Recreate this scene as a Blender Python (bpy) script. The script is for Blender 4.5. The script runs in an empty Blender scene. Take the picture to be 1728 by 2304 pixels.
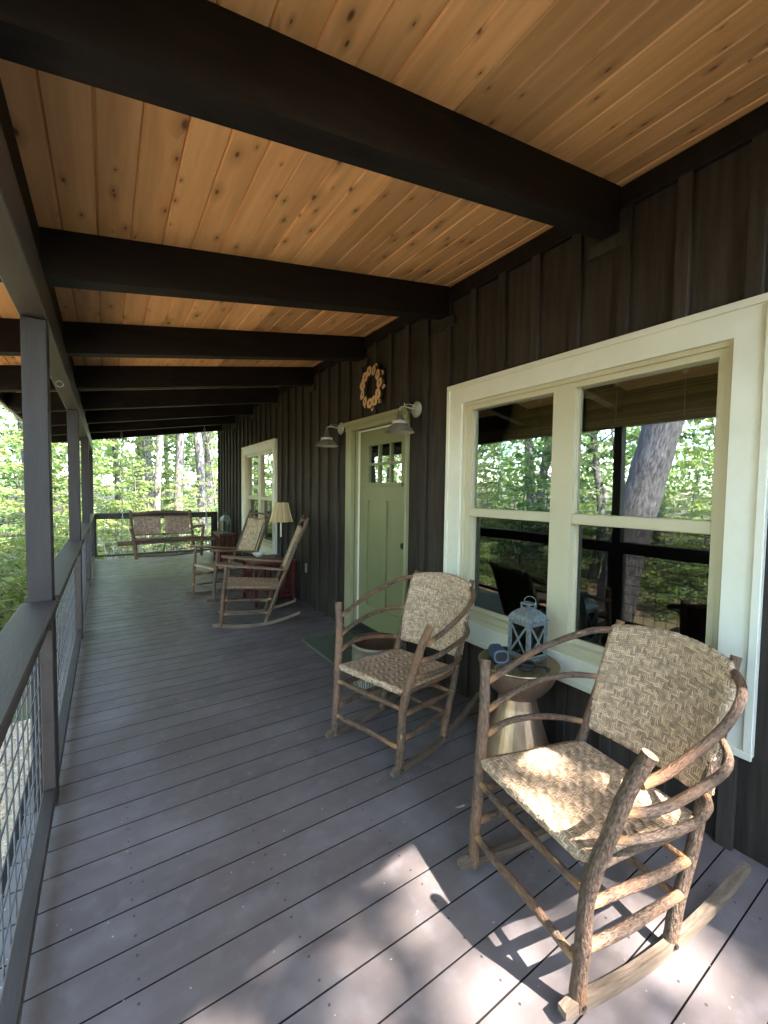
import bpy, math, random
import numpy as np
from mathutils import Vector, Matrix
R = math.radians
rng = np.random.default_rng(7)
random.seed(7)
scene = bpy.context.scene
col = scene.collection

# ------------------------------------------------------------------ camera
cam = bpy.data.cameras.new("camera")
cam.sensor_fit = 'HORIZONTAL'; cam.sensor_width = 36.0
cam.lens = 947.157 / 1728 * 36.0
cam.clip_start = 0.02; cam.clip_end = 600
cam_o = bpy.data.objects.new("camera", cam); col.objects.link(cam_o)
def _cam():
    yaw, pit, rol = 0.58416195, -0.04734067, 0.01439603
    f = Vector((math.sin(yaw), math.cos(yaw), 0)); r = Vector((math.cos(yaw), -math.sin(yaw), 0)); u = Vector((0, 0, 1))
    f2 = f * math.cos(pit) + u * math.sin(pit); u2 = -f * math.sin(pit) + u * math.cos(pit)
    r3 = r * math.cos(rol) + u2 * math.sin(rol); u3 = -r * math.sin(rol) + u2 * math.cos(rol)
    m = Matrix((r3, u3, -f2)).transposed().to_4x4(); m.translation = (0, 0, 1.45)
    cam_o.matrix_world = m
_cam()
scene.camera = cam_o

# ------------------------------------------------------------------ light
SUN = Vector((0.28, -0.75, 1.0)).normalized()          # towards the sun
world = bpy.data.worlds.new("World"); scene.world = world; world.use_nodes = True
wn = world.node_tree.nodes; wl = world.node_tree.links
bg = wn['Background']; sky = wn.new('ShaderNodeTexSky'); sky.sky_type = 'NISHITA'; sky.sun_disc = False
sky.sun_elevation = math.asin(SUN.z); sky.sun_rotation = math.atan2(SUN.x, SUN.y)
wl.new(sky.outputs[0], bg.inputs['Color']); bg.inputs['Strength'].default_value = 0.15
sl = bpy.data.lights.new("sun", 'SUN'); sl.energy = 2.0; sl.angle = R(0.53); sl.color = (1.0, 0.95, 0.88)
so = bpy.data.objects.new("sun", sl); col.objects.link(so); so.location = (8, -20, 30)
so.rotation_euler = SUN.to_track_quat('Z', 'Y').to_euler()
vs = scene.view_settings
vs.view_transform = 'Standard'; vs.look = 'None'; vs.gamma = 1.0; vs.use_curve_mapping = False; vs.exposure = 4.28
scene.render.engine = 'CYCLES'
scene.cycles.max_bounces = 8; scene.cycles.diffuse_bounces = 5; scene.cycles.glossy_bounces = 4
scene.cycles.transmission_bounces = 6; scene.cycles.transparent_max_bounces = 12
scene.cycles.caustics_reflective = False; scene.cycles.caustics_refractive = False

# ------------------------------------------------------------------ materials
def mat(name, col1, col2=None, rough=0.6, scale=8.0, stretch=(1, 1, 1), coord='Object', bump=0.0, bscale=None,
        obj_var=0.0, island_var=0.0, metal=0.0, detail=5.0, ramp=(0.3, 0.7), spec=0.5, extra=None):
    m = bpy.data.materials.new(name); m.use_nodes = True
    nt = m.node_tree; N = nt.nodes; L = nt.links; b = N['Principled BSDF']
    b.inputs['Roughness'].default_value = rough; b.inputs['Metallic'].default_value = metal
    b.inputs['Specular IOR Level'].default_value = spec
    tc = N.new('ShaderNodeTexCoord'); mp = N.new('ShaderNodeMapping'); mp.inputs['Scale'].default_value = stretch
    L.new(tc.outputs[coord], mp.inputs['Vector'])
    oi = N.new('ShaderNodeObjectInfo')
    if obj_var:                                   # every copy samples another place of the grain
        va = N.new('ShaderNodeVectorMath'); va.operation = 'ADD'
        vm = N.new('ShaderNodeVectorMath'); vm.operation = 'SCALE'; vm.inputs[0].default_value = (13.1, 37.7, 21.3)
        L.new(oi.outputs['Random'], vm.inputs['Scale']); L.new(mp.outputs[0], va.inputs[0]); L.new(vm.outputs[0], va.inputs[1])
        vec = va.outputs[0]
    else: vec = mp.outputs[0]
    nz = N.new('ShaderNodeTexNoise'); nz.inputs['Scale'].default_value = scale; nz.inputs['Detail'].default_value = detail
    nz.inputs['Roughness'].default_value = 0.6
    L.new(vec, nz.inputs['Vector'])
    rp = N.new('ShaderNodeMapRange'); rp.inputs[1].default_value = ramp[0]; rp.inputs[2].default_value = ramp[1]
    L.new(nz.outputs['Fac'], rp.inputs[0])
    mx = N.new('ShaderNodeMix'); mx.data_type = 'RGBA'
    mx.inputs[6].default_value = (*col1, 1); mx.inputs[7].default_value = (*(col2 or col1), 1)
    L.new(rp.outputs[0], mx.inputs[0])
    c = mx.outputs[2]
    def vary(c, src, amt):
        h = N.new('ShaderNodeHueSaturation'); mr = N.new('ShaderNodeMapRange')
        mr.inputs[3].default_value = 1 - amt; mr.inputs[4].default_value = 1 + amt
        L.new(src, mr.inputs[0]); L.new(mr.outputs[0], h.inputs['Value']); L.new(c, h.inputs['Color'])
        return h.outputs[0]
    if obj_var: c = vary(c, oi.outputs['Random'], obj_var)
    if island_var:
        g = N.new('ShaderNodeNewGeometry'); c = vary(c, g.outputs['Random Per Island'], island_var)
    if extra: c = extra(nt, c, vec, b)
    L.new(c, b.inputs['Base Color'])
    if bump:
        bp = N.new('ShaderNodeBump'); bp.inputs['Strength'].default_value = bump; bp.inputs['Distance'].default_value = 0.01
        if bscale:
            n2 = N.new('ShaderNodeTexNoise'); n2.inputs['Scale'].default_value = bscale; n2.inputs['Detail'].default_value = 4
            L.new(vec, n2.inputs['Vector']); L.new(n2.outputs['Fac'], bp.inputs['Height'])
        else: L.new(nz.outputs['Fac'], bp.inputs['Height'])
        L.new(bp.outputs[0], b.inputs['Normal'])
    return m

def mixc(nt, fac, c, rgb):
    mx = nt.nodes.new('ShaderNodeMix'); mx.data_type = 'RGBA'
    nt.links.new(fac, mx.inputs[0]); nt.links.new(c, mx.inputs[6]); mx.inputs[7].default_value = (*rgb, 1)
    return mx.outputs[2]
def vor(nt, vec, scale, lo, hi, stretch=None):
    v = nt.nodes.new('ShaderNodeTexVoronoi'); v.inputs['Scale'].default_value = scale
    if stretch: v.voronoi_dimensions = '2D'
    if stretch:
        mp = nt.nodes.new('ShaderNodeMapping'); mp.inputs['Scale'].default_value = stretch
        nt.links.new(vec, mp.inputs['Vector']); vec = mp.outputs[0]
    nt.links.new(vec, v.inputs['Vector'])
    mr = nt.nodes.new('ShaderNodeMapRange'); mr.inputs[1].default_value = lo; mr.inputs[2].default_value = hi
    mr.inputs[3].default_value = 1; mr.inputs[4].default_value = 0
    if stretch:
        sc_ = nt.nodes.new('ShaderNodeSeparateColor'); nt.links.new(v.outputs['Color'], sc_.inputs[0])
        mm = nt.nodes.new('ShaderNodeMapRange'); mm.inputs[3].default_value = 0.45; mm.inputs[4].default_value = 1.7; nt.links.new(sc_.outputs[1], mm.inputs[0])
        dv = nt.nodes.new('ShaderNodeMath'); dv.operation = 'DIVIDE'; nt.links.new(v.outputs['Distance'], dv.inputs[0]); nt.links.new(mm.outputs[0], dv.inputs[1])
        nt.links.new(dv.outputs[0], mr.inputs[0])
    else: nt.links.new(v.outputs['Distance'], mr.inputs[0])
    return v, mr
def mul(nt, a, b):
    m = nt.nodes.new('ShaderNodeMath'); m.operation = 'MULTIPLY'
    nt.links.new(a, m.inputs[0])
    if hasattr(b, 'links'): nt.links.new(b, m.inputs[1])
    else: m.inputs[1].default_value = b
    return m.outputs[0]
def rnd_gate(nt, v, thr):
    s = nt.nodes.new('ShaderNodeSeparateColor'); nt.links.new(v.outputs['Color'], s.inputs[0])
    g = nt.nodes.new('ShaderNodeMath'); g.operation = 'GREATER_THAN'; g.inputs[1].default_value = thr
    nt.links.new(s.outputs[0], g.inputs[0]); return g.outputs[0]
def noise_fac(nt, vec, scale, lo, hi, detail=4):
    n = nt.nodes.new('ShaderNodeTexNoise'); n.inputs['Scale'].default_value = scale; n.inputs['Detail'].default_value = detail
    nt.links.new(vec, n.inputs['Vector'])
    mr = nt.nodes.new('ShaderNodeMapRange'); mr.inputs[1].default_value = lo; mr.inputs[2].default_value = hi
    nt.links.new(n.outputs['Fac'], mr.inputs[0]); return mr.outputs[0]

def pine_extra(nt, c, vec, b):
    # knots: soft brown halo and a small dark heart, only in some cells
    for st, thr, r0 in (((1.25, 8.0, 1), 0.80, 0.085), ((2.9, 17.0, 1), 0.90, 0.10)):
        v, m1 = vor(nt, vec, 1.0, 0.05, 0.36, st)
        c = mixc(nt, mul(nt, mul(nt, m1.outputs[0], rnd_gate(nt, v, thr)), 0.5), c, (0.27, 0.11, 0.035))
        v2, m2 = vor(nt, vec, 1.0, r0 * .4, r0, st)
        c = mixc(nt, mul(nt, mul(nt, m2.outputs[0], rnd_gate(nt, v2, thr)), 0.85), c, (0.06, 0.022, 0.01))
    f = noise_fac(nt, vec, 2.2, 0.45, 0.75)
    c = mixc(nt, mul(nt, f, 0.35), c, (0.32, 0.155, 0.055))
    return c
def deck_extra(nt, c, vec, b):
    geo = nt.nodes.new('ShaderNodeNewGeometry'); pos = geo.outputs['Position']
    f = noise_fac(nt, pos, 3.0, 0.50, 0.78, 8)
    c = mixc(nt, mul(nt, f, 0.6), c, (0.26, 0.24, 0.25))
    f = noise_fac(nt, pos, 13.0, 0.52, 0.78, 10)
    c = mixc(nt, mul(nt, f, 0.6), c, (0.22, 0.20, 0.21))
    f = noise_fac(nt, pos, 1.1, 0.45, 0.7, 5)
    c = mixc(nt, mul(nt, f, 0.35), c, (0.080, 0.068, 0.071))
    tc = nt.nodes.new('ShaderNodeTexCoord'); sp_ = nt.nodes.new('ShaderNodeSeparateXYZ'); nt.links.new(tc.outputs['Object'], sp_.inputs[0])
    def mt(op, a, b=0.0):
        q = nt.nodes.new('ShaderNodeMath'); q.operation = op
        for i_, t_ in enumerate((a, b)):
            if hasattr(t_, 'links'): nt.links.new(t_, q.inputs[i_])
            else: q.inputs[i_].default_value = t_
        return q.outputs[0]
    xx = mt('SUBTRACT', mt('FLOORED_MODULO', sp_.outputs[0], 0.45), 0.06)
    yy = mt('SUBTRACT', mt('ABSOLUTE', mt('SUBTRACT', sp_.outputs[1], 0.071)), 0.038)
    dd = mt('SQRT', mt('ADD', mt('MULTIPLY', xx, xx), mt('MULTIPLY', yy, yy)))
    c = mixc(nt, mul(nt, mt('LESS_THAN', dd, 0.0042), 0.8), c, (0.02, 0.018, 0.018))       # screw heads
    v, m = vor(nt, pos, 26.0, 0.03, 0.10)
    c = mixc(nt, mul(nt, m.outputs[0], rnd_gate(nt, v, 0.84)), c, (0.50, 0.48, 0.46))
    v, m = vor(nt, pos, 9.0, 0.02, 0.05)
    c = mixc(nt, mul(nt, m.outputs[0], rnd_gate(nt, v, 0.8)), c, (0.02, 0.02, 0.02))
    fr = noise_fac(nt, pos, 7.0, 0.2, 0.8)
    mr = nt.nodes.new('ShaderNodeMapRange'); mr.inputs[3].default_value = 0.30; mr.inputs[4].default_value = 0.52
    nt.links.new(fr, mr.inputs[0]); nt.links.new(mr.outputs[0], b.inputs['Roughness'])
    return c
def bark_extra(nt, c, vec, b):
    f = noise_fac(nt, vec, 2.2, 0.49, 0.68, 8)
    c = mixc(nt, mul(nt, f, 0.65), c, (0.30, 0.135, 0.06))          # places rubbed to the orange under-bark
    v, m = vor(nt, vec, 5.5, 0.06, 0.16)
    c = mixc(nt, mul(nt, m.outputs[0], rnd_gate(nt, v, 0.80)), c, (0.50, 0.30, 0.12))   # small cut knots
    a = nt.nodes.new('ShaderNodeAttribute'); a.attribute_name = 'peel'
    return mixc(nt, a.outputs['Fac'], c, (0.46, 0.24, 0.10))
M = {}
M['pine'] = mat('pine_board', (0.74, 0.375, 0.145), (0.87, 0.505, 0.225), rough=0.5, scale=4, stretch=(7, .5, 7), obj_var=0.22, bump=0.05, extra=pine_extra)
M['dark'] = mat('dark_brown_stain', (0.0075, 0.0054, 0.0046), (0.0175, 0.0128, 0.0108), rough=0.62, spec=0.2, scale=4, stretch=(1, 5, 5), obj_var=0.25, bump=0.18, bscale=30)
M['siding'] = mat('dark_siding', (0.029, 0.0225, 0.0185), (0.058, 0.047, 0.039), rough=0.7, spec=0.2, scale=5, stretch=(6, 6, .45), obj_var=0.22, bump=0.25, bscale=22)
M['post'] = mat('post_paint', (0.019, 0.0155, 0.0150), (0.030, 0.025, 0.024), rough=0.55, spec=0.3, scale=4, stretch=(6, 6, .5), obj_var=0.1, bump=0.15, bscale=25)
M['rail'] = mat('rail_paint', (0.040, 0.031, 0.0275), (0.060, 0.047, 0.042), rough=0.5, spec=0.35, scale=4, stretch=(6, .7, 6), obj_var=0.1, bump=0.07, bscale=25)
M['deck'] = mat('deck_paint', (0.126, 0.103, 0.100), (0.160, 0.134, 0.130), rough=0.5, scale=3, stretch=(.8, 4, 4), obj_var=0.08, bump=0.035, bscale=30, extra=deck_extra)
M['joint'] = mat('joint_shade', (0.022, 0.019, 0.018), (0.032, 0.028, 0.026), rough=0.95, spec=0.1)
M['litter'] = mat('dry_litter', (0.30, 0.25, 0.17), (0.55, 0.50, 0.42), rough=0.9, scale=3, island_var=0.5)
M['cream'] = mat('cream_casing', (0.76, 0.75, 0.63), (0.83, 0.82, 0.72), rough=0.5, scale=6, bump=0.1, bscale=40)
M['vinyl'] = mat('vinyl_frame', (0.58, 0.53, 0.37), (0.62, 0.57, 0.41), rough=0.4, scale=3)
M['door'] = mat('sage_door', (0.195, 0.202, 0.098), (0.222, 0.228, 0.115), rough=0.42, scale=3, bump=0.04, bscale=60)
M['dtrim'] = mat('sage_trim', (0.285, 0.280, 0.155), (0.32, 0.312, 0.18), rough=0.45, scale=3)
M['bark'] = mat('hickory_bark', (0.046, 0.0255, 0.0165), (0.200, 0.128, 0.085), rough=0.5, scale=26, stretch=(2.6, .9, 1), coord='UV', obj_var=0.12, bump=0.9, bscale=40, extra=bark_extra, detail=8, ramp=(.34, .66))
M['cut'] = mat('cut_wood', (0.42, 0.22, 0.085), (0.52, 0.30, 0.13), rough=0.6, scale=60)
M['rocker'] = mat('rocker_wood', (0.085, 0.058, 0.040), (0.205, 0.150, 0.108), rough=0.6, scale=9, stretch=(.6, 6, 6), bump=0.3, bscale=20)
M['splint'] = mat('splint_weave', (0.42, 0.280, 0.175), (0.61, 0.435, 0.295), rough=0.55, scale=60, stretch=(1, 1, 1), island_var=0.38)
M['splint_dark'] = mat('splint_under', (0.10, 0.07, 0.04), (0.16, 0.11, 0.06), rough=0.8, scale=60)
M['splint_brown'] = mat('brown_splint', (0.27, 0.175, 0.11), (0.39, 0.27, 0.175), rough=0.55, scale=40, island_var=0.30)
M['armwood'] = mat('arm_board', (0.13, 0.075, 0.045), (0.21, 0.13, 0.08), rough=0.4, scale=6, stretch=(.8, 8, 8), bump=0.05)
M['wire'] = mat('galvanised_wire', (0.085, 0.09, 0.098), (0.13, 0.135, 0.145), rough=0.6, metal=0.2, scale=20)
M['steel'] = mat('galvanised_steel', (0.165, 0.195, 0.21), (0.29, 0.32, 0.34), rough=0.42, metal=0.4, scale=55, ramp=(.4, .6))
M['chain'] = mat('zinc_chain', (0.55, 0.56, 0.58), None, rough=0.35, metal=0.9)
M['black'] = mat('black_rubber', (0.012, 0.012, 0.013), (0.02, 0.02, 0.021), rough=0.6)
M['copper'] = mat('copper_metal', (0.40, 0.26, 0.175), (0.58, 0.40, 0.29), rough=0.3, metal=0.8, scale=22, stretch=(1, 1, .12))
M['bronze_top'] = mat('bronze_top', (0.30, 0.215, 0.13), (0.36, 0.26, 0.16), rough=0.22, metal=0.8, scale=5)
M['candle'] = mat('candle_wax', (0.72, 0.68, 0.42), (0.78, 0.74, 0.5), rough=0.6)
M['navy'] = mat('speaker_cloth', (0.035, 0.055, 0.095), (0.05, 0.075, 0.12), rough=0.8, scale=120)
M['navy_l'] = mat('speaker_rim', (0.13, 0.17, 0.24), None, rough=0.5)
M['red'] = mat('red_lacquer', (0.075, 0.006, 0.009), (0.11, 0.010, 0.014), rough=0.35, scale=8)
M['redtop'] = mat('worn_table_top', (0.10, 0.035, 0.022), (0.20, 0.10, 0.06), rough=0.4, scale=9, stretch=(1, 5, 1))
M['white'] = mat('white_ceramic', (0.78, 0.78, 0.75), None, rough=0.25)
M['shade'] = mat('parchment_shade', (0.47, 0.345, 0.18), (0.53, 0.395, 0.215), rough=0.7, scale=20)
M['shade_trim'] = mat('shade_trim', (0.72, 0.60, 0.36), None, rough=0.6)
M['barn'] = mat('barn_enamel', (0.11, 0.10, 0.08), (0.20, 0.185, 0.155), rough=0.42, scale=9, ramp=(.35, .65))
M['barn_in'] = mat('barn_inside', (0.42, 0.42, 0.38), (0.5, 0.5, 0.46), rough=0.4)
M['barn_plate'] = mat('aged_plate', (0.30, 0.31, 0.26), (0.48, 0.49, 0.42), rough=0.45, scale=14)
M['bulb'] = mat('amber_bulb', (0.65, 0.45, 0.15), None, rough=0.15)
M['slice'] = mat('wood_slice', (0.62, 0.39, 0.20), (0.74, 0.50, 0.28), rough=0.6, scale=60, island_var=0.1)
M['slicebark'] = mat('slice_bark', (0.05, 0.03, 0.018), (0.11, 0.07, 0.04), rough=0.9, scale=60, bump=0.5)
M['mat'] = mat('green_doormat', (0.046, 0.055, 0.038), (0.088, 0.102, 0.074), rough=0.95, scale=120, bump=0.6, bscale=200)
M['mat_edge'] = mat('mat_border', (0.11, 0.14, 0.085), None, rough=0.9)
M['crock'] = mat('stoneware', (0.15, 0.125, 0.085), (0.22, 0.19, 0.135), rough=0.4, scale=10)
M['crock_in'] = mat('brown_glaze', (0.075, 0.038, 0.022), (0.11, 0.058, 0.034), rough=0.3, scale=10)
M['crock_mark'] = mat('blue_white_mark', (0.45, 0.50, 0.50), (0.55, 0.58, 0.56), rough=0.5)
M['bamboo'] = mat('bamboo_blind', (0.46, 0.27, 0.12), (0.68, 0.44, 0.21), rough=0.6, scale=14, stretch=(1, .7, 30), island_var=0.3)
M['room'] = mat('room_paint', (0.16, 0.15, 0.13), (0.18, 0.17, 0.15), rough=0.9)
M['roomfloor'] = mat('room_floor', (0.10, 0.06, 0.035), (0.14, 0.085, 0.05), rough=0.5)
M['shingle'] = mat('shingle', (0.05, 0.047, 0.043), (0.09, 0.085, 0.08), rough=0.9, scale=30)
M['gutter'] = mat('gutter_paint', (0.62, 0.66, 0.58), None, rough=0.4)
M['trunk'] = mat('tree_bark', (0.016, 0.014, 0.016), (0.125, 0.108, 0.115), rough=0.9, scale=9, stretch=(3.0, .55, 1), coord='UV', obj_var=0.2, bump=1.0, bscale=11, ramp=(.38, .64), detail=7)
M['trunk_pale'] = mat('pale_bark', (0.045, 0.038, 0.032), (0.20, 0.18, 0.155), rough=0.9, scale=8, stretch=(1.8, .8, 1), coord='UV', obj_var=0.2, bump=0.8, bscale=10, ramp=(.36, .66))
M['twig'] = mat('dead_branch', (0.42, 0.38, 0.33), (0.60, 0.56, 0.50), rough=0.9, scale=8)
M['gravel_s'] = mat('gravel_stone', (0.40, 0.30, 0.19), (0.60, 0.49, 0.34), rough=0.9, scale=3, island_var=0.35)
def ground_extra(nt, c, vec, b):
    g = nt.nodes.new('ShaderNodeNewGeometry'); pos = g.outputs['Position']
    v = nt.nodes.new('ShaderNodeTexVoronoi'); v.inputs['Scale'].default_value = 14.0; nt.links.new(pos, v.inputs['Vector'])
    s = nt.nodes.new('ShaderNodeSeparateColor'); nt.links.new(v.outputs['Color'], s.inputs[0])
    c = mixc(nt, mul(nt, s.outputs[0], 0.6), c, (0.22, 0.13, 0.07))
    f = noise_fac(nt, pos, 0.35, 0.45, 0.6)
    return mixc(nt, mul(nt, f, 0.7), c, (0.055, 0.085, 0.025))
M['ground'] = mat('forest_floor', (0.095, 0.060, 0.035), (0.16, 0.11, 0.065), rough=0.95, scale=5, bump=0.8, bscale=25, extra=ground_extra)
M['gravel'] = mat('gravel_bed', (0.40, 0.30, 0.19), (0.60, 0.48, 0.33), rough=0.95, scale=45, bump=1.0, bscale=60)
M['mulch'] = mat('red_mulch', (0.13, 0.050, 0.035), (0.24, 0.11, 0.08), rough=0.95, scale=30, bump=1.0, bscale=40)

def leaf_mat(name, c1, c2, tr, amt=0.45):
    m = bpy.data.materials.new(name); m.use_nodes = True
    nt = m.node_tree; N = nt.nodes; L = nt.links; b = N['Principled BSDF']; out = N['Material Output']
    b.inputs['Roughness'].default_value = 0.45
    g = N.new('ShaderNodeNewGeometry'); oi = N.new('ShaderNodeObjectInfo')
    mx = N.new('ShaderNodeMix'); mx.data_type = 'RGBA'; mx.inputs[6].default_value = (*c1, 1); mx.inputs[7].default_value = (*c2, 1)
    L.new(g.outputs['Random Per Island'], mx.inputs[0])
    h = N.new('ShaderNodeHueSaturation'); mr = N.new('ShaderNodeMapRange'); mr.inputs[3].default_value = 0.8; mr.inputs[4].default_value = 1.2
    mh = N.new('ShaderNodeMapRange'); mh.inputs[3].default_value = 0.48; mh.inputs[4].default_value = 0.515
    L.new(oi.outputs['Random'], mr.inputs[0]); L.new(mr.outputs[0], h.inputs['Value']); L.new(oi.outputs['Random'], mh.inputs[0]); L.new(mh.outputs[0], h.inputs['Hue'])
    L.new(mx.outputs[2], h.inputs['Color']); L.new(h.outputs[0], b.inputs['Base Color'])
    t = N.new('ShaderNodeBsdfTranslucent'); h2 = N.new('ShaderNodeMix'); h2.data_type = 'RGBA'; h2.blend_type = 'MULTIPLY'; h2.inputs[0].default_value = 0.0
    t.inputs['Color'].default_value = (*tr, 1)
    ms = N.new('ShaderNodeMixShader'); ms.inputs[0].default_value = amt
    L.new(b.outputs[0], ms.inputs[1]); L.new(t.outputs[0], ms.inputs[2]); L.new(ms.outputs[0], out.inputs['Surface'])
    return m
M['leaf'] = leaf_mat('leaf_green', (0.075, 0.125, 0.036), (0.155, 0.21, 0.075), (0.34, 0.48, 0.13))
M['leaf_lime'] = leaf_mat('leaf_lime', (0.105, 0.155, 0.045), (0.22, 0.26, 0.095), (0.50, 0.58, 0.18))
M['leaf_dark'] = leaf_mat('leaf_dark', (0.035, 0.075, 0.022), (0.075, 0.125, 0.04), (0.10, 0.22, 0.04), 0.35)

def glass_mat(name, base, gain, tint=(0.90, 0.94, 0.91)):
    m = bpy.data.materials.new(name); m.use_nodes = True
    nt = m.node_tree; N = nt.nodes; L = nt.links; N.remove(N['Principled BSDF']); out = N['Material Output']
    fr = N.new('ShaderNodeFresnel'); fr.inputs['IOR'].default_value = 1.5
    ma = N.new('ShaderNodeMath'); ma.operation = 'MULTIPLY_ADD'; ma.inputs[1].default_value = gain; ma.inputs[2].default_value = base; ma.use_clamp = True
    L.new(fr.outputs[0], ma.inputs[0])
    gl = N.new('ShaderNodeBsdfGlossy'); gl.inputs['Roughness'].default_value = 0.0; gl.inputs['Color'].default_value = (0.93, 1, 0.96, 1)
    tc = N.new('ShaderNodeTexCoord'); nz = N.new('ShaderNodeTexNoise'); nz.inputs['Scale'].default_value = 2.2; nz.inputs['Detail'].default_value = 1
    bp = N.new('ShaderNodeBump'); bp.inputs['Strength'].default_value = 0.05; bp.inputs['Distance'].default_value = 0.02
    L.new(tc.outputs['Object'], nz.inputs['Vector']); L.new(nz.outputs['Fac'], bp.inputs['Height']); L.new(bp.outputs[0], gl.inputs['Normal'])
    tr = N.new('ShaderNodeBsdfTransparent'); tr.inputs['Color'].default_value = (*tint, 1)
    ms = N.new('ShaderNodeMixShader'); L.new(ma.outputs[0], ms.inputs[0]); L.new(tr.outputs[0], ms.inputs[1]); L.new(gl.outputs[0], ms.inputs[2])
    L.new(ms.outputs[0], out.inputs['Surface'])
    return m
M['glass'] = glass_mat('window_glass', 0.27, 1.7)
M['glass_screen'] = glass_mat('screened_glass', 0.055, 0.8, (0.35, 0.38, 0.36))
M['glass_clear'] = glass_mat('clear_glass', 0.02, 1.0, (0.93, 0.97, 0.95))

# ------------------------------------------------------------------ mesh helpers
def link(name, me, m=None, parent=None, loc=None):
    o = bpy.data.objects.new(name, me); col.objects.link(o)
    if m is not None and me is not None:
        for k in (m if isinstance(m, (list, tuple)) else [m]): me.materials.append(k)
    if parent is not None: o.parent = parent
    if loc is not None: o.location = loc
    return o
def tag(o, label=None, cat=None, group=None, kind=None):
    if label: o['label'] = label
    if cat: o['category'] = cat
    if group: o['group'] = group
    if kind: o['kind'] = kind
    return o
def thing(name, label, cat, loc=(0, 0, 0), rz=0.0, group=None):
    o = bpy.data.objects.new(name, None); col.objects.link(o); o.location = loc; o.rotation_euler = (0, 0, rz)
    o.empty_display_size = 0.1
    return tag(o, label, cat, group)
def copy_tree(o, parent=None):
    c = o.copy(); col.objects.link(c)
    if parent is not None: c.parent = parent
    for ch in list(o.children): copy_tree(ch, c)
    return c

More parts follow.
